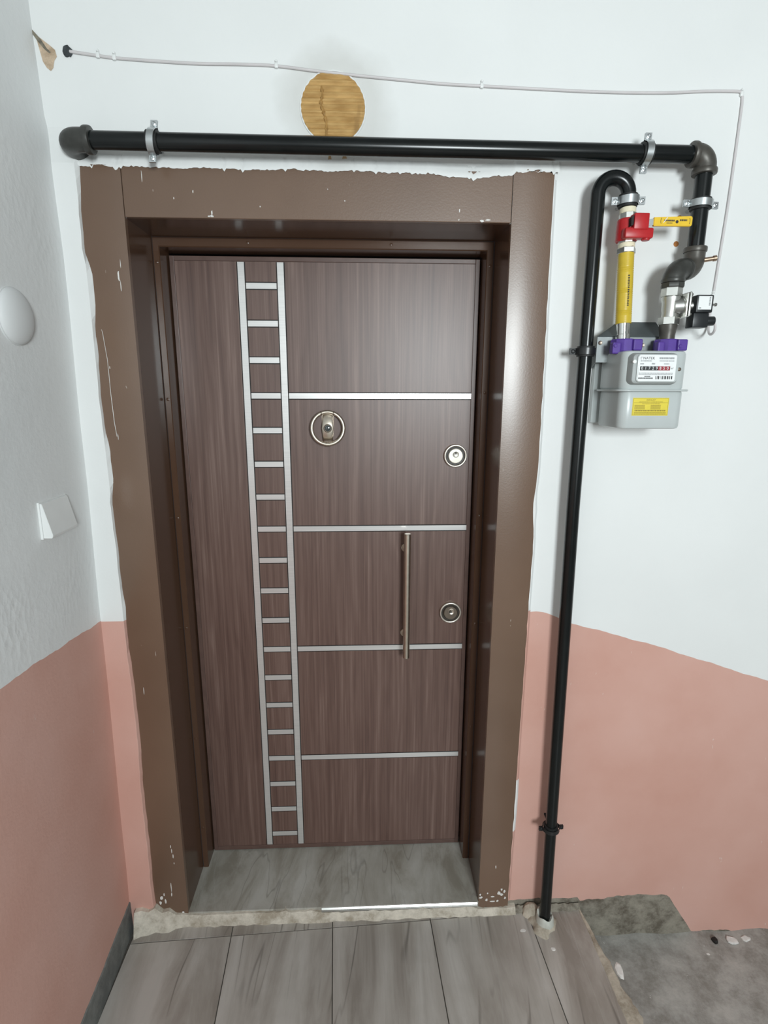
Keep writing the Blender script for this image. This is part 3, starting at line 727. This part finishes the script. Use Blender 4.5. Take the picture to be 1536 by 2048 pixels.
clamp('pipe_clamp', (XV,YP,2.0365), (0,0,1), (1,0,-.05), .0186, M_GALV, 'galvanised clamp on the short drop pipe below the right elbow')
clamp('pipe_clamp', (UB.x,UB.y,2.040), (0,0,1), (1,0,.04), .0168, M_GALV, 'galvanised clamp at the end of the swan neck above the red valve', wdt=.017)
clamp('pipe_clamp', (XA(1.70),YP,1.7015), (0,0,1), (1,0,0), .0168, M_BLKCLAMP, 'black clamp on the riser beside the gas meter')
clamp('pipe_clamp', (XA(.316),YP,.316), (0,0,1), (1,0,.05), .0168, M_BLKCLAMP, 'black clamp on the riser low on the salmon wall', wdt=.012, ear_len=.014)

# sealed floor sleeve at the riser's foot
SL = thing('floor_sleeve', (.905,YP,ZF), 'pale sealant cup and mortar heap where the riser enters the floor', 'pipe sleeve')
bm = NB(); random.seed(21); rr = []
for z, r in ((ZF-.002,.0275), (ZF+.010,.0285), (ZF+.022,.0265), (ZF+.030,.0245), (ZF+.033,.0215), (ZF+.028,.0165)):
    rr.append([Vector((.905+.0*r+r*math.cos(2*math.pi*k/24)*(1+.04*random.uniform(-1,1)), YP+r*math.sin(2*math.pi*k/24)*(1+.04*random.uniform(-1,1)), z+(.004*math.sin(k*.9)+(.010 if 2 < k < 11 else 0) if z > ZF+.02 else 0))) for k in range(24)])
rings(bm, rr); obj('sealant_cup', bm, M_PASTE, SL, smooth=True)
bm = NB(); rr = []
for z, r in ((ZF-.001,.046), (ZF+.004,.042), (ZF+.009,.036), (ZF+.011,.026)):
    row = []
    for k in range(30):
        a = 2*math.pi*k/30; rad = r*(1+.16*math.sin(a*3+1)+.08*math.sin(a*7)+random.uniform(-.03,.03)); sy = 1.0 if math.sin(a) < 0 else .85
        row.append(Vector((.897+rad*math.cos(a)*.92, min(YP+rad*math.sin(a)*sy, YW-.001), z)))
    rr.append(row)
rings(bm, rr); obj('mortar_heap', bm, M_MORT, SL, smooth=True)
bm = NB(); rr = []
for z, r in ((ZF+.000,.030), (ZF+.016,.024), (ZF+.028,.018), (ZF+.034,.006)):
    rr.append([Vector((.872+r*1.0*math.cos(2*math.pi*k/16)*(1+.15*random.uniform(-1,1)), min(-.246+r*.8*math.sin(2*math.pi*k/16), YW-.001), z+random.uniform(-.002,.002)*(z > ZF+.001))) for k in range(16)])
rings(bm, rr); obj('mortar_lump', bm, M_MORT, SL, smooth=True)

# ------------------------------------------------------------------ gas meter and what hangs on it
MX0, MX1, MY0, MY1 = .9440, 1.1015, -.384, -.246
ME = thing('gas_meter', (1.023,-.315,1.518), 'light grey diaphragm gas meter with white dial and yellow warning label', 'gas meter')
bm = NB(); rbox_z(bm, MX0, MX1-.004, MY0, MY1, 1.607, 1.698, .022, .008); obj('upper_shell', bm, M_METER, ME, smooth=True)
bm = NB(); rbox_z(bm, MX0+.003, MX1-.002, MY0+.002, MY1, 1.518, 1.608, .022, .007); obj('lower_shell', bm, M_METER, ME, smooth=True)
bm = NB(); rbox_z(bm, MX0-.008, MX1+.008, MY0-.008, MY1+.004, 1.6055, 1.6105, .026, .002); obj('seam_flange', bm, M_METER, ME, smooth=True)
HX0, HX1, HZ0, HZ1 = .9565, 1.0655, 1.6225, 1.690
bm = NB(); rbox_y(bm, HX0, HX1, HZ0, HZ1, -.400, MY0+.004, .010, .004, 6, .003); IDX = obj('index_housing', bm, M_METERD, ME, smooth=True)
bm = NB(); rbox_y(bm, .9660, 1.0625, 1.6265, 1.6885, -.4035, -.399, .007, .0015); obj('dial_rim', bm, M_METER, IDX, smooth=True)
bm = NB(); rbox_y(bm, .9685, 1.0560, 1.6285, 1.6868, -.4045, -.402, .004, .0005); DIAL = tag(obj('dial_plate', bm, M_DIAL, ME), 'white printed meter dial with number drums')
YD = -.4047
bm = NB()      # logo mark before the maker's name
for a in ((.9715,.9725,1.6770,1.6822), (.9715,.9765,1.6812,1.6822), (.9715,.9745,1.6770,1.6778)): box(bm, a[0], a[1], YD-.0001, YD, a[2], a[3])
obj('logo_mark', bm, M_GREYINK, DIAL)
text('maker_name', 'NATEK', .9772, YD, 1.6793, .0078, M_INK, DIAL, sx=1.1)
bm = NB()
def inkrow(bm, x0, x1, z, h, y, n, seed, gap=.25):
    random.seed(seed); x = x0
    while x < x1:
        wv = (x1-x0)/n*random.uniform(.5,1.5); box(bm, x, min(x+wv*(1-gap), x1), y-.0001, y, z-h/2, z+h/2); x += wv
inkrow(bm, 1.015, 1.050, 1.6795, .0040, YD, 12, 1); inkrow(bm, .9720, .998, 1.6735, .0022, YD, 10, 2); inkrow(bm, 1.016, 1.050, 1.6735, .0018, YD, 12, 3)
inkrow(bm, .9715, .980, 1.6670, .0024, YD, 5, 4); inkrow(bm, .9985, 1.006, 1.6672, .0034, YD, 4, 41); inkrow(bm, 1.027, 1.039, 1.6670, .0022, YD, 6, 5)
inkrow(bm, .970, 1.050, 1.6465, .0016, YD, 26, 6); inkrow(bm, .970, 1.050, 1.6435, .0014, YD, 30, 7)
obj('small_print', bm, M_GREYINK, DIAL)
bm = NB(); inkrow(bm, .984, .998, 1.6392, .0018, YD, 7, 8); inkrow(bm, .970, 1.004, 1.6352, .0026, YD, 14, 9)
obj('serial_print', bm, M_INK, DIAL)
bm = NB(); random.seed(3); x = 1.010
while x < 1.047:
    wv = random.choice((.0007,.0012,.002,.0028)); box(bm, x, x+wv, YD-.0001, YD, 1.6330, 1.6400); x += wv+random.choice((.0008,.0014,.0022))
obj('barcode', bm, M_INK, DIAL)
bm = NB(); box(bm, .9720, 1.0140, -.4056, -.4040, 1.6525, 1.6615, .0003, 1); obj('drum_window', bm, M_INK, DIAL)
bm = NB(); box(bm, 1.0141, 1.0420, -.4056, -.4040, 1.6525, 1.6615, .0003, 1); obj('drum_window', bm, M_DKRED, DIAL)
for i, ch in enumerate('01729850'):
    text('digit', ch, .9762+i*.00855, -.40585, 1.6571, .0088, M_DIAL, DIAL, 'CENTER')
text('unit_mark', 'm\u00b3', 1.0438, YD, 1.6570, .0058, M_INK, DIAL)
bm = NB(); lathe(bm, (.9600,-.3985,1.6720), (0,-1,0), [(0,.0045), (.0035,.0042), (.004,.003), (.004,.0003)], 16); obj('seal_button', bm, M_WHITEPL, IDX, smooth=True)
bm = NB(); lathe(bm, (1.0755,-.383,1.6560), (0,-1,0), [(0,.0042), (.0025,.0042), (.003,.003), (.0022,.0025), (.0022,.0003)], 16); obj('index_screw', bm, M_ANTIQD, ME, smooth=True)
bm = NB(); box(bm, .9740, 1.0610, -.3826, -.3815, 1.5495, 1.5910); YL = tag(obj('warning_sticker', bm, M_YLAB, ME), 'yellow warning sticker with dark print')
Yy = -.38275; bm = NB()
for a in ((.9755,.9760,1.551,1.5895), (1.0590,1.0595,1.551,1.5895), (.9755,1.0595,1.5890,1.5895), (.9755,1.0595,1.551,1.5515), (.9765,1.0585,1.5790,1.5795)): box(bm, a[0], a[1], Yy-.0001, Yy, a[2], a[3])
inkrow(bm, .990, 1.046, 1.5815, .0014, Yy, 22, 11); inkrow(bm, .997, 1.040, 1.5770, .0014, Yy, 18, 12)
for k in range(5):
    inkrow(bm, .979, 1.004, 1.5738-.0022*k, .0011, Yy, 10, 20+k, .15); inkrow(bm, 1.018, 1.042, 1.5738-.0022*k, .0011, Yy, 10, 30+k, .15)
inkrow(bm, .980, 1.055, 1.5612, .0030, Yy, 24, 40)
for k in range(3): inkrow(bm, .979, 1.056, 1.5572-.002*k, .0010, Yy, 28, 50+k, .15)
obj('sticker_print', bm, M_INKY, YL)
text('sticker_heading', 'D\u0130KKAT', 1.0175, Yy, 1.5856, .0058, M_INKY, YL, 'CENTER')
# purple security caps over the meter unions
def cap(cx, tabs, lab):
    bm = NB(); lathe(bm, (cx,-.312,1.6985), (0,0,1), [(0,.0285), (.002,.0298), (.027,.0290), (.0295,.0275), (.0295,.0165)], 10, .3)
    P = obj('union_cap', bm, M_PURPLE, ME); 
    for s, x0, x1, zz in tabs:
        bm = NB(); box(bm, cx+x0, cx+x1, -.344, -.325, 1.6985+zz, 1.7250+zz, .003); obj('cap_tab', bm, M_PURPLE, P)
    bm = NB(); lathe(bm, (cx+tabs[0][1]+.006,-.3435,1.711), (0,-1,0), [(0,.0045), (.002,.0045), (.0012,.003), (.0012,.0003)], 12); obj('cap_pin', bm, M_PURPLE, P)
    return P
cap(.9700, [(-1,-.038,-.018,-.006), (1,.012,.034,.002)], '')
cap(1.0775, [(1,.012,.036,.002), (-1,-.036,-.02,-.004)], '')
bm = NB(); lathe(bm, (XS,YS,1.726), (0,0,1), [(0,.0175), (.012,.0175), (.022,.0190), (.030,.0205), (.036,.0205), (.038,.018)], 26); NIP = obj('union_nipple', bm, M_IRON, ME, smooth=True)

M_BRK = simple('grey_bracket_steel', (.27,.29,.29,1), .45, .5)
BR = thing('meter_bracket', (1.02,-.24,1.70), 'dark grey steel wall bracket holding the gas meter', 'bracket')
bm = NB()
prism(bm, [(.915,-.292,1.735), (1.085,-.292,1.735), (1.085,-.292,1.675), (.915,-.292,1.675)], (0,.002,0)); obj('face_plate', bm, M_BRK, BR)
bm = NB(); prism(bm, [(.915,-.291,1.735), (1.085,-.291,1.735), (1.090,YW-.001,1.776), (.992,YW-.001,1.776)], (0,.0005,.002)); obj('sloping_plate', bm, simple('dark_bracket_steel', (.085,.10,.105,1), .5, .4), BR)
bm = NB(); prism(bm, [(.915,-.291,1.735), (.915,-.291,1.675), (.930,YW-.001,1.662), (.985,YW-.001,1.774)], (.0015,0,0)); obj('side_plate', bm, M_BRK, BR)
bm = NB(); box(bm, .934, 1.10, -.2455, YW-.0005, 1.525, 1.676, .002); obj('back_plate', bm, M_METER, BR)
for x, z in ((.9225,1.7215), (1.029,1.7165)):
    bm = NB(); lathe(bm, (x,-.2915,z), (0,-1,0), [(0,.005), (.002,.005), (.0012,.003), (.0012,.0003)], 14); obj('bolt', bm, M_ANTIQD, BR, smooth=True)

# yellow flexible connector
def AX(z): f = (z-1.70)/(2.06-1.70); return Vector((.970+(.9622-.970)*f, -.312+(-.2868+.312)*f, z))
HO = thing('gas_hose', AX(1.728), 'short yellow sleeved gas connector between red valve and meter', 'hose')
axd = (AX(2.0)-AX(1.75)).normalized()
bm = NB(); pts = []; rd = []; N = 66
for i in range(N+1): pts.append(AX(1.764+(1.925-1.764)*i/N)); rd.append(.0180+.00045*math.sin(i*math.pi*.95))
tube(bm, pts, rd, 28); HS = obj('sleeve', bm, M_YHOSE, HO, smooth=True)
bm = NB(); lathe(bm, AX(1.7265), axd, [(0,.0165), (.012,.0165), (.013,.0150), (.030,.0150), (.038,.0158)], 26); obj('lower_ferrule', bm, M_CHROME, HO, smooth=True)
bm = NB(); lathe(bm, AX(1.923), axd, [(0,.0198), (.0012,.0215), (.011,.0215), (.013,.0198)], 6, .4); obj('hex_nut', bm, M_NICKEL, HO)
bm = NB(); lathe(bm, AX(1.935), axd, [(0,.0175), (.001,.0185), (.010,.0185), (.011,.0175)], 26); obj('thread_tape', bm, M_TEFLON, HO, smooth=True)
bm = NB(); random.seed(8); z = 1.803
while z < 1.874:      # dark lettering printed down the sleeve, unreadable in the photograph
    h = random.uniform(.0022,.0046)
    for q_ in range(2):
        c_ = AX(z); zz = z+random.uniform(0,.001); x0 = c_.x-.0015+q_*.0022+random.uniform(0,.0005)
        yy = c_.y-math.sqrt(max(0,.0186**2-(x0-c_.x+.0008)**2))-.0002
        box(bm, x0, x0+.0016, yy, yy+.0008, zz, zz+h*.8)
    z += h+.0008
obj('sleeve_print', bm, M_INK, HS)

# red ball valve with yellow lever
VA = thing('ball_valve', AX(1.946), 'red lock-cased ball valve with yellow lever above the yellow hose', 'valve')
bm = NB(); lathe(bm, AX(1.945), axd, [(0,.0185), (.001,.0200), (.014,.0200), (.016,.0170), (.05,.0170), (.054,.0195), (.066,.0195), (.067,.018)], 8, .2); obj('valve_body', bm, M_NICKEL, VA)
bm = NB(); lathe(bm, AX(2.0115), axd, [(0,.0170), (.001,.0180), (.0115,.0180), (.0125,.0168)], 26); obj('thread_tape', bm, M_TEFLON, VA, smooth=True)
a0 = AX(1.975)
bm = NB(); lathe(bm, (a0.x,a0.y,1.9500), (0,0,1), [(0,.0225), (.002,.0245), (.046,.0240), (.049,.0215)], 22)
CS = obj('lock_case', bm, M_RED, VA, smooth=True)
bm = NB(); box(bm, a0.x-.002, a0.x+.033, -.331, -.298, 1.9685, 2.0035, .0025); obj('case_block', bm, M_RED, CS, smooth=True)
bm = NB(); box(bm, a0.x-.020, a0.x+.047, -.329, -.304, 1.9505, 1.9735, .004); obj('case_arm', bm, M_RED, CS, smooth=True)
bm = NB(); lathe(bm, (a0.x+.034,-.3175,1.9475), (0,0,1), [(0,.0085), (.002,.0095), (.016,.0095)], 18); obj('lock_barrel', bm, M_RED, CS, smooth=True)
bm = NB(); tube(bm, [Vector((a0.x+.021*math.sin(t), a0.y-.0232*math.cos(t), 1.9545)) for t in [-.9+1.8*i/12 for i in range(13)]], .0022, 8); obj('case_rib', bm, M_RED, CS, smooth=True)
bm = NB(); prism(bm, [(a0.x-.0095,-.3300,1.9935), (a0.x-.0035,-.3300,1.9985), (a0.x-.0035,-.3300,1.9775), (a0.x-.0085,-.3300,1.9755)], (0,.012,0)); obj('case_slot', bm, M_DARK, CS)
bm = NB(); prism(bm, [(a0.x+.028,-.326,1.9770), (a0.x+.052,-.326,1.9790), (a0.x+.052,-.326,1.9935), (a0.x+.028,-.326,1.9905)], (0,.003,0)); obj('lever_shank', bm, M_GALV, VA)
bm = NB(); P = [(a0.x+.0445,-.3285,1.9765), (a0.x+.132,-.3285,1.9770), (a0.x+.1345,-.3285,1.9790), (a0.x+.1350,-.3285,1.9955), (a0.x+.1325,-.3285,1.9985), (a0.x+.0445,-.3285,1.9950)]
prism(bm, P, (0,.008,0)); bmesh.ops.bevel(bm, geom=list(bm.edges), offset=.0012, segments=2, affect='EDGES'); LV = obj('lever_sleeve', bm, M_YLEV, VA, smooth=True)
bm = NB(); y_ = -.3286
inkrow(bm, a0.x+.068, a0.x+.093, 1.9880, .0036, y_, 10, 61, .2); inkrow(bm, a0.x+.105, a0.x+.122, 1.9892, .0036, y_, 7, 62, .2); inkrow(bm, a0.x+.074, a0.x+.088, 1.9828, .0018, y_, 8, 63)
lathe(bm, (a0.x+.0985,y_+.0003,1.9858), (0,-1,0), [(0,.0036), (.0004,.0036)], 10)
for s, xx in ((-1,a0.x+.0625), (1,a0.x+.1265)):
    tube(bm, [Vector((xx+s*.0022*math.cos(t), y_, 1.9875+.0066*math.sin(t))) for t in [-1.2+2.4*i/8 for i in range(9)]], .0005, 6)
obj('lever_print', bm, M_INK, LV)
bm = NB(); prism(bm, [(a0.x+.0660,y_+.0002,1.9835), (a0.x+.0675,y_+.0002,1.9830), (a0.x+.0765,y_+.0002,1.9945), (a0.x+.0745,y_+.0002,1.9950)], (0,-.0005,0)); obj('scratch', bm, M_CHIPW, LV)

# solenoid shut-off valve
SV = thing('solenoid_valve', (XS,YS,1.762), 'silver solenoid gas shut-off valve with a black coil', 'valve')
bm = NB(); lathe(bm, (XS,YS,1.8265), (0,0,1), [(0,.0225), (.0005,.0232), (.0185,.0232), (.019,.022)], 6, .05); obj('top_hex', bm, M_NICKEL, SV)
bm = NB(); lathe(bm, (XS,YS,1.7625), (0,0,1), [(0,.0225), (.0005,.0232), (.0165,.0232), (.017,.022)], 6, .05); obj('bottom_hex', bm, M_NICKEL, SV)
bm = NB(); lathe(bm, (XS,YS,1.778), (0,0,1), [(0,.018), (.012,.0175), (.018,.019), (.034,.0195), (.040,.0215), (.047,.0215), (.049,.019)], 26); VB = obj('valve_body', bm, M_NICKEL, SV, smooth=True)
bm = NB(); lathe(bm, (XS+.002,YS-.006,1.803), (1,-.12,.06), [(0,.0185), (.020,.0185), (.021,.021), (.026,.021)], 26); obj('bonnet', bm, M_NICKEL, SV, smooth=True)
bm = NB(); box(bm, XS+.0215, XS+.0275, -.343, -.289, 1.776, 1.832, .003); box(bm, XS+.0285, XS+.0345, -.343, -.289, 1.778, 1.834, .003); FG = obj('bonnet_flange', bm, M_NICKEL, SV, smooth=True)
for dy in (-.336, -.296):
    for dz in (1.784, 1.828):
        bm = NB(); lathe(bm, (XS+.034,dy,dz), (1,0,0), [(0,.0036), (.004,.0034), (.0045,.002)], 10); obj('flange_bolt', bm, M_CHROME, FG, smooth=True)
bm = NB(); lathe(bm, (XS+.034,-.316,1.8055), (1,0,.02), [(0,.017), (.003,.012), (.007,.0085), (.013,.0105), (.016,.0105)], 22); obj('coil_neck', bm, M_NICKEL, SV, smooth=True)
bm = NB(); box(bm, XS+.0490, XS+.0890, -.338, -.298, 1.7880, 1.8275, .002); CO = obj('coil', bm, M_BLKPL, SV, smooth=True)
bm = NB(); box(bm, XS+.0525, XS+.0845, -.3386, -.3378, 1.7945, 1.8245); CL = obj('coil_label', bm, M_DIAL, CO)
bm = NB(); 
for k in range(6): box(bm, XS+.0780, XS+.0815, -.3388, -.3387, 1.8035+k*.0033, 1.8060+k*.0033)
inkrow(bm, XS+.0545, XS+.0600, 1.7980, .003, -.3387, 4, 71)
obj('label_print', bm, M_GREYINK, CL)
bm = NB(); box(bm, XS+.0470, XS+.0850, -.334, -.302, 1.7545, 1.7880, .0025); CN = obj('plug_connector', bm, M_BLKPL, SV, smooth=True)
bm = NB(); lathe(bm, (XS+.084,-.318,1.7705), (1,0,.04), [(0,.0105), (.004,.0112), (.022,.0108), (.0235,.008)], 18); obj('cable_gland', bm, M_BLKPL, CN, smooth=True)
bm = NB(); lathe(bm, (XS+.0885,-.318,1.8080), (1,0,.03), [(0,.0016), (.006,.0016), (.0062,.0032), (.017,.0032), (.0172,.0045), (.020,.0045), (.0205,.003)], 12); obj('armature_pin', bm, M_CHROME, CO, smooth=True)

# ------------------------------------------------------------------ white cable above the door
def wallp(x, z, off=.004): return Vector((x, YW-off, z))
CB = thing('signal_cable', (.46,YW,2.31), 'thin white cable clipped along the wall above the pipe and down to the coil', 'cable')
ctrl = [(-.306,2.3395), (-.26,2.3345), (-.2097,2.3295), (-.12,2.3255), (-.0224,2.3228), (.07,2.3238), (.1489,2.3225), (.24,2.3145), (.3379,2.3075), (.45,2.3005), (.53,2.2958), (.619,2.2935), (.75,2.2905), (.899,2.2878), (1.05,2.2895), (1.15,2.2950), (1.223,2.2965), (1.236,2.2935), (1.2405,2.284), (1.2415,2.24), (1.2390,2.0648), (1.2345,1.95), (1.2300,1.845), (1.228,1.80)]
def catmull(P, n=6):
    out = []
    for i in range(len(P)-1):
        p0, p1, p2, p3 = P[max(i-1,0)], P[i], P[i+1], P[min(i+2,len(P)-1)]
        for k in range(n):
            t = k/n; out.append(.5*((2*p1)+(p2-p0)*t+(2*p0-5*p1+4*p2-p3)*t*t+(3*p1-p0-3*p2+p3)*t**3))
    out.append(P[-1]); return out
path = [wallp(*c, .0034) for c in ctrl]
path += [Vector((1.226,YW-.006,1.775)), Vector((1.219,YW-.022,1.752)), Vector((1.205,YW-.055,1.744)), Vector((1.195,-.310,1.750)), Vector((1.1905,-.317,1.762)), Vector((1.182,-.318,1.7715))]
bm = NB(); tube(bm, catmull(path, 5), .0030, 10); obj('sheath', bm, M_CABLE, CB, smooth=True)
for x, z in ((-.2097,2.3295), (.1489,2.3225), (.619,2.2935), (1.238,2.2905), (-.245,2.333), (1.2295,1.842)):
    bm = NB(); box(bm, x-.0042, x+.0042, YW-.0072, YW-.0002, z-.005, z+.006, .0022); lathe(bm, (x,YW-.004,z+.0095), (0,-1,0), [(-.004,.0030), (.001,.0030), (.0024,.0020), (.0026,.0003)], 10)
    obj('cable_clip', bm, M_WHITEPL, CB, smooth=True)
bm = NB(); random.seed(12); P = [(-.312+.0125*random.uniform(.75,1.1)*math.cos(a), YW-.0004, 2.340+.0125*random.uniform(.75,1.1)*math.sin(a)) for a in [2*math.pi*k/14 for k in range(14)]]
prism(bm, P, (0,-.0022,0)); obj('entry_hole', bm, simple('dark_grey_putty', (.055,.062,.066,1), .8, 0, .3, .3, 120), CB)

# round hole above the door closed with corrugated cardboard
CX, CZ, CR = .2755, 2.2425, .0735
CC = thing('cardboard_disc', (CX,YW,CZ-CR), 'round brown corrugated cardboard plug in the wall above the door', 'cardboard')
bm = NB(); n = 40; bmv = []
NZ = 54
for i in range(NZ+1):
    z = CZ-CR*1.0+2*CR*i/NZ; hw = math.sqrt(max(1e-6, CR**2-(z-CZ)**2))*1.0
    yy = YW-.0030-.0022*math.sin((z-CZ)/.0125*2*math.pi)
    bmv.append([bm.verts.new((CX-hw+2*hw*k/16, yy-.0005*math.sin(k*1.3+i*.1), z)) for k in range(17)])
for a, b in zip(bmv, bmv[1:]):
    for k in range(16): bm.faces.new((a[k], a[k+1], b[k+1], b[k]))
obj('corrugated_face', bm, M_CARD, CC, smooth=True)
bm = NB(); pts = [(CX+(CR+.0015)*math.cos(a), YW-.0012, CZ+(CR+.0015)*math.sin(a)) for a in [2*math.pi*k/60 for k in range(60)]]
tube(bm, pts, .0020, 8, False, True); obj('hole_rim', bm, M_WALL, CC, smooth=True)
bm = NB(); random.seed(31)
gp = [(CX-.026,2.285), (CX-.024,2.268), (CX-.028,2.250), (CX-.022,2.232), (CX-.0165,2.212), (CX-.0165,2.188), (CX-.017,2.172)]
tube(bm, catmull([Vector((x,YW-.0036,z)) for x, z in gp], 5), [.0034*random.uniform(.5,1.5) for _ in range(31)], 8); obj('glue_run', bm, simple('brown_glue', (.36,.20,.06,1), .35, 0, .5, .25, 80), CC, smooth=True)
for x, z0, z1, wd in ((.2655,2.128,2.168,.006), (.300,2.131,2.160,.009)):
    bm = NB(); P = [(x-wd*.4,YW-.0003,z1), (x+wd*.4,YW-.0003,z1), (x+wd*.45,YW-.0003,(z0+z1)/2), (x+wd*.8,YW-.0003,z0+.003), (x,YW-.0003,z0), (x-wd*.7,YW-.0003,z0+.004), (x-wd*.3,YW-.0003,(z0+z1)/2)]
    prism(bm, P, (0,-.0004,0)); obj('glue_drip', bm, M_STAIN, CC)

# peeled corner and other blemishes of the wall
bm = NB(); P = [(-.378,2.372), (-.364,2.362), (-.350,2.352), (-.339,2.343), (-.3365,2.330), (-.343,2.322), (-.347,2.308), (-.353,2.302), (-.361,2.308), (-.368,2.320), (-.372,2.340)]
prism(bm, [(x,YW-.0003,z) for x, z in P], (0,-.0007,0)); tag(obj('peeled_patch', bm, M_TANPL, WB), 'tan bare plaster where the paint has peeled')
bm = NB(); prism(bm, [(x,YW-.0006,z) for x, z in ((-.385,2.382), (-.368,2.364), (-.356,2.345), (-.348,2.338), (-.352,2.336), (-.362,2.344), (-.374,2.358), (-.386,2.376))], (0,-.0008,0)); obj('crack', bm, simple('dirty_crack', (.20,.18,.14,1), .8, 0, .2, .4, 120), WB)
for x, z, lab in ((1.1207,1.9634,'rusty screw plug in the white wall left of the drop pipe'), (.9815,2.112,'rusty screw plug peeking out under the horizontal pipe'), (1.122,2.022,'rusty screw plug beside the drop pipe clamp')):
    bm = NB(); lathe(bm, (x,YW+.001,z), (0,-1,0), [(0,.0066), (.0016,.0066), (.0024,.005), (.0012,.0026), (.0012,.0003)], 14)
    tag(obj('screw_plug', bm, M_RUST, base=(x,YW,z)), lab, 'screw plug', 'rusty screw plugs')

# ------------------------------------------------------------------ left wall fittings
LWX = -.3745
SWI = thing('light_switch', (LWX,-.412,1.322), 'white square rocker light switch on the rough left wall', 'light switch')
SWX = lx(-.412,1.32)
bm = NB(); box(bm, SWX-.002, SWX+.0035, -.4695, -.3560, 1.2815, 1.3650, .001); obj('frame_plate', bm, M_WHITEPL, SWI)
bm = NB(); prism(bm, [(SWX+.0034,-.4670,1.3625), (SWX+.0080,-.4670,1.3610), (SWX+.0240,-.4670,1.2900), (SWX+.0215,-.4670,1.2840), (SWX+.0034,-.4670,1.2840)], (0,.1085,0)); bmesh.ops.bevel(bm, geom=list(bm.edges), offset=.0008, segments=2, affect='EDGES'); obj('rocker', bm, M_WHITEPL, SWI)
DM = thing('dome_cover', (LWX,-.461,1.752), 'smooth white round dome fixed to the left wall at the picture edge', 'dome cover')
DXL = lx(-.461,1.752)
bm = NB(); lathe(bm, (DXL-.003,-.461,1.752), (1,0,0), [(0,.0575), (.0045,.0575), (.0052,.056)], 40); obj('base_ring', bm, M_CLOUD, DM, smooth=True)
bm = NB(); lathe(bm, (DXL+.001,-.461,1.752), (1,0,0), [(.022*math.sin(t), .0560*math.cos(t)) for t in [math.pi/2*i/14 for i in range(15)]], 40); obj('dome', bm, M_CLOUD, DM, smooth=True)

# ------------------------------------------------------------------ crumbs on the floor
def crumb(name, x, y, z, s, h, mat, label, seed, cat='debris', group=None):
    random.seed(seed); bm = NB(); n = 9
    A = [(random.uniform(.7,1.15)) for _ in range(n)]
    rr = []
    for hh, f in ((0,1.0), (h*.7,.93), (h,.65)):
        rr.append([Vector((x+s[0]*A[k]*f*math.cos(2*math.pi*k/n), y+s[1]*A[k]*f*math.sin(2*math.pi*k/n), z+hh+random.uniform(-.1,.1)*h*(hh > 0))) for k in range(n)])
    rings(bm, rr); return tag(obj(name, bm, mat, base=(x,y,z)), label, cat, group)
crumb('plaster_chip', 1.075, -.436, ZF-.0005, (.013,.024), .006, M_CHIPW, 'white plaster chip lying on the mortar edge of the tiles', 1, 'plaster chip')
crumb('dark_chip', 1.489, -.262, ZL, (.009,.014), .010, M_DARK, 'small black chip on the concrete against the salmon wall', 2)
for i, (x, y, s, lab) in enumerate(((1.44,-.305,.006,'white crumb on the concrete nearest the bare cement patch'), (1.55,-.262,.016,'larger white plaster smear on concrete right of the black chip'), (1.60,-.258,.013,'white plaster smear on concrete furthest right at the wall'))):
    crumb('plaster_crumb', x, y, ZL-.001, (s*1.2,s), .004, M_CHIPW, lab, 40+i, 'plaster crumb', 'white crumbs on the concrete')
crumb('plaster_smear', .905, -.365, ZF-.0007, (.008,.006), .0015, M_CHIPW, 'tiny white spot on the tile in front of the pipe sleeve', 60, 'plaster crumb')
crumb('plaster_smear', .830, -.305, ZF-.0007, (.014,.008), .0012, M_CHIPW, 'white smear on the tile between door jamb and riser', 61, 'plaster crumb')
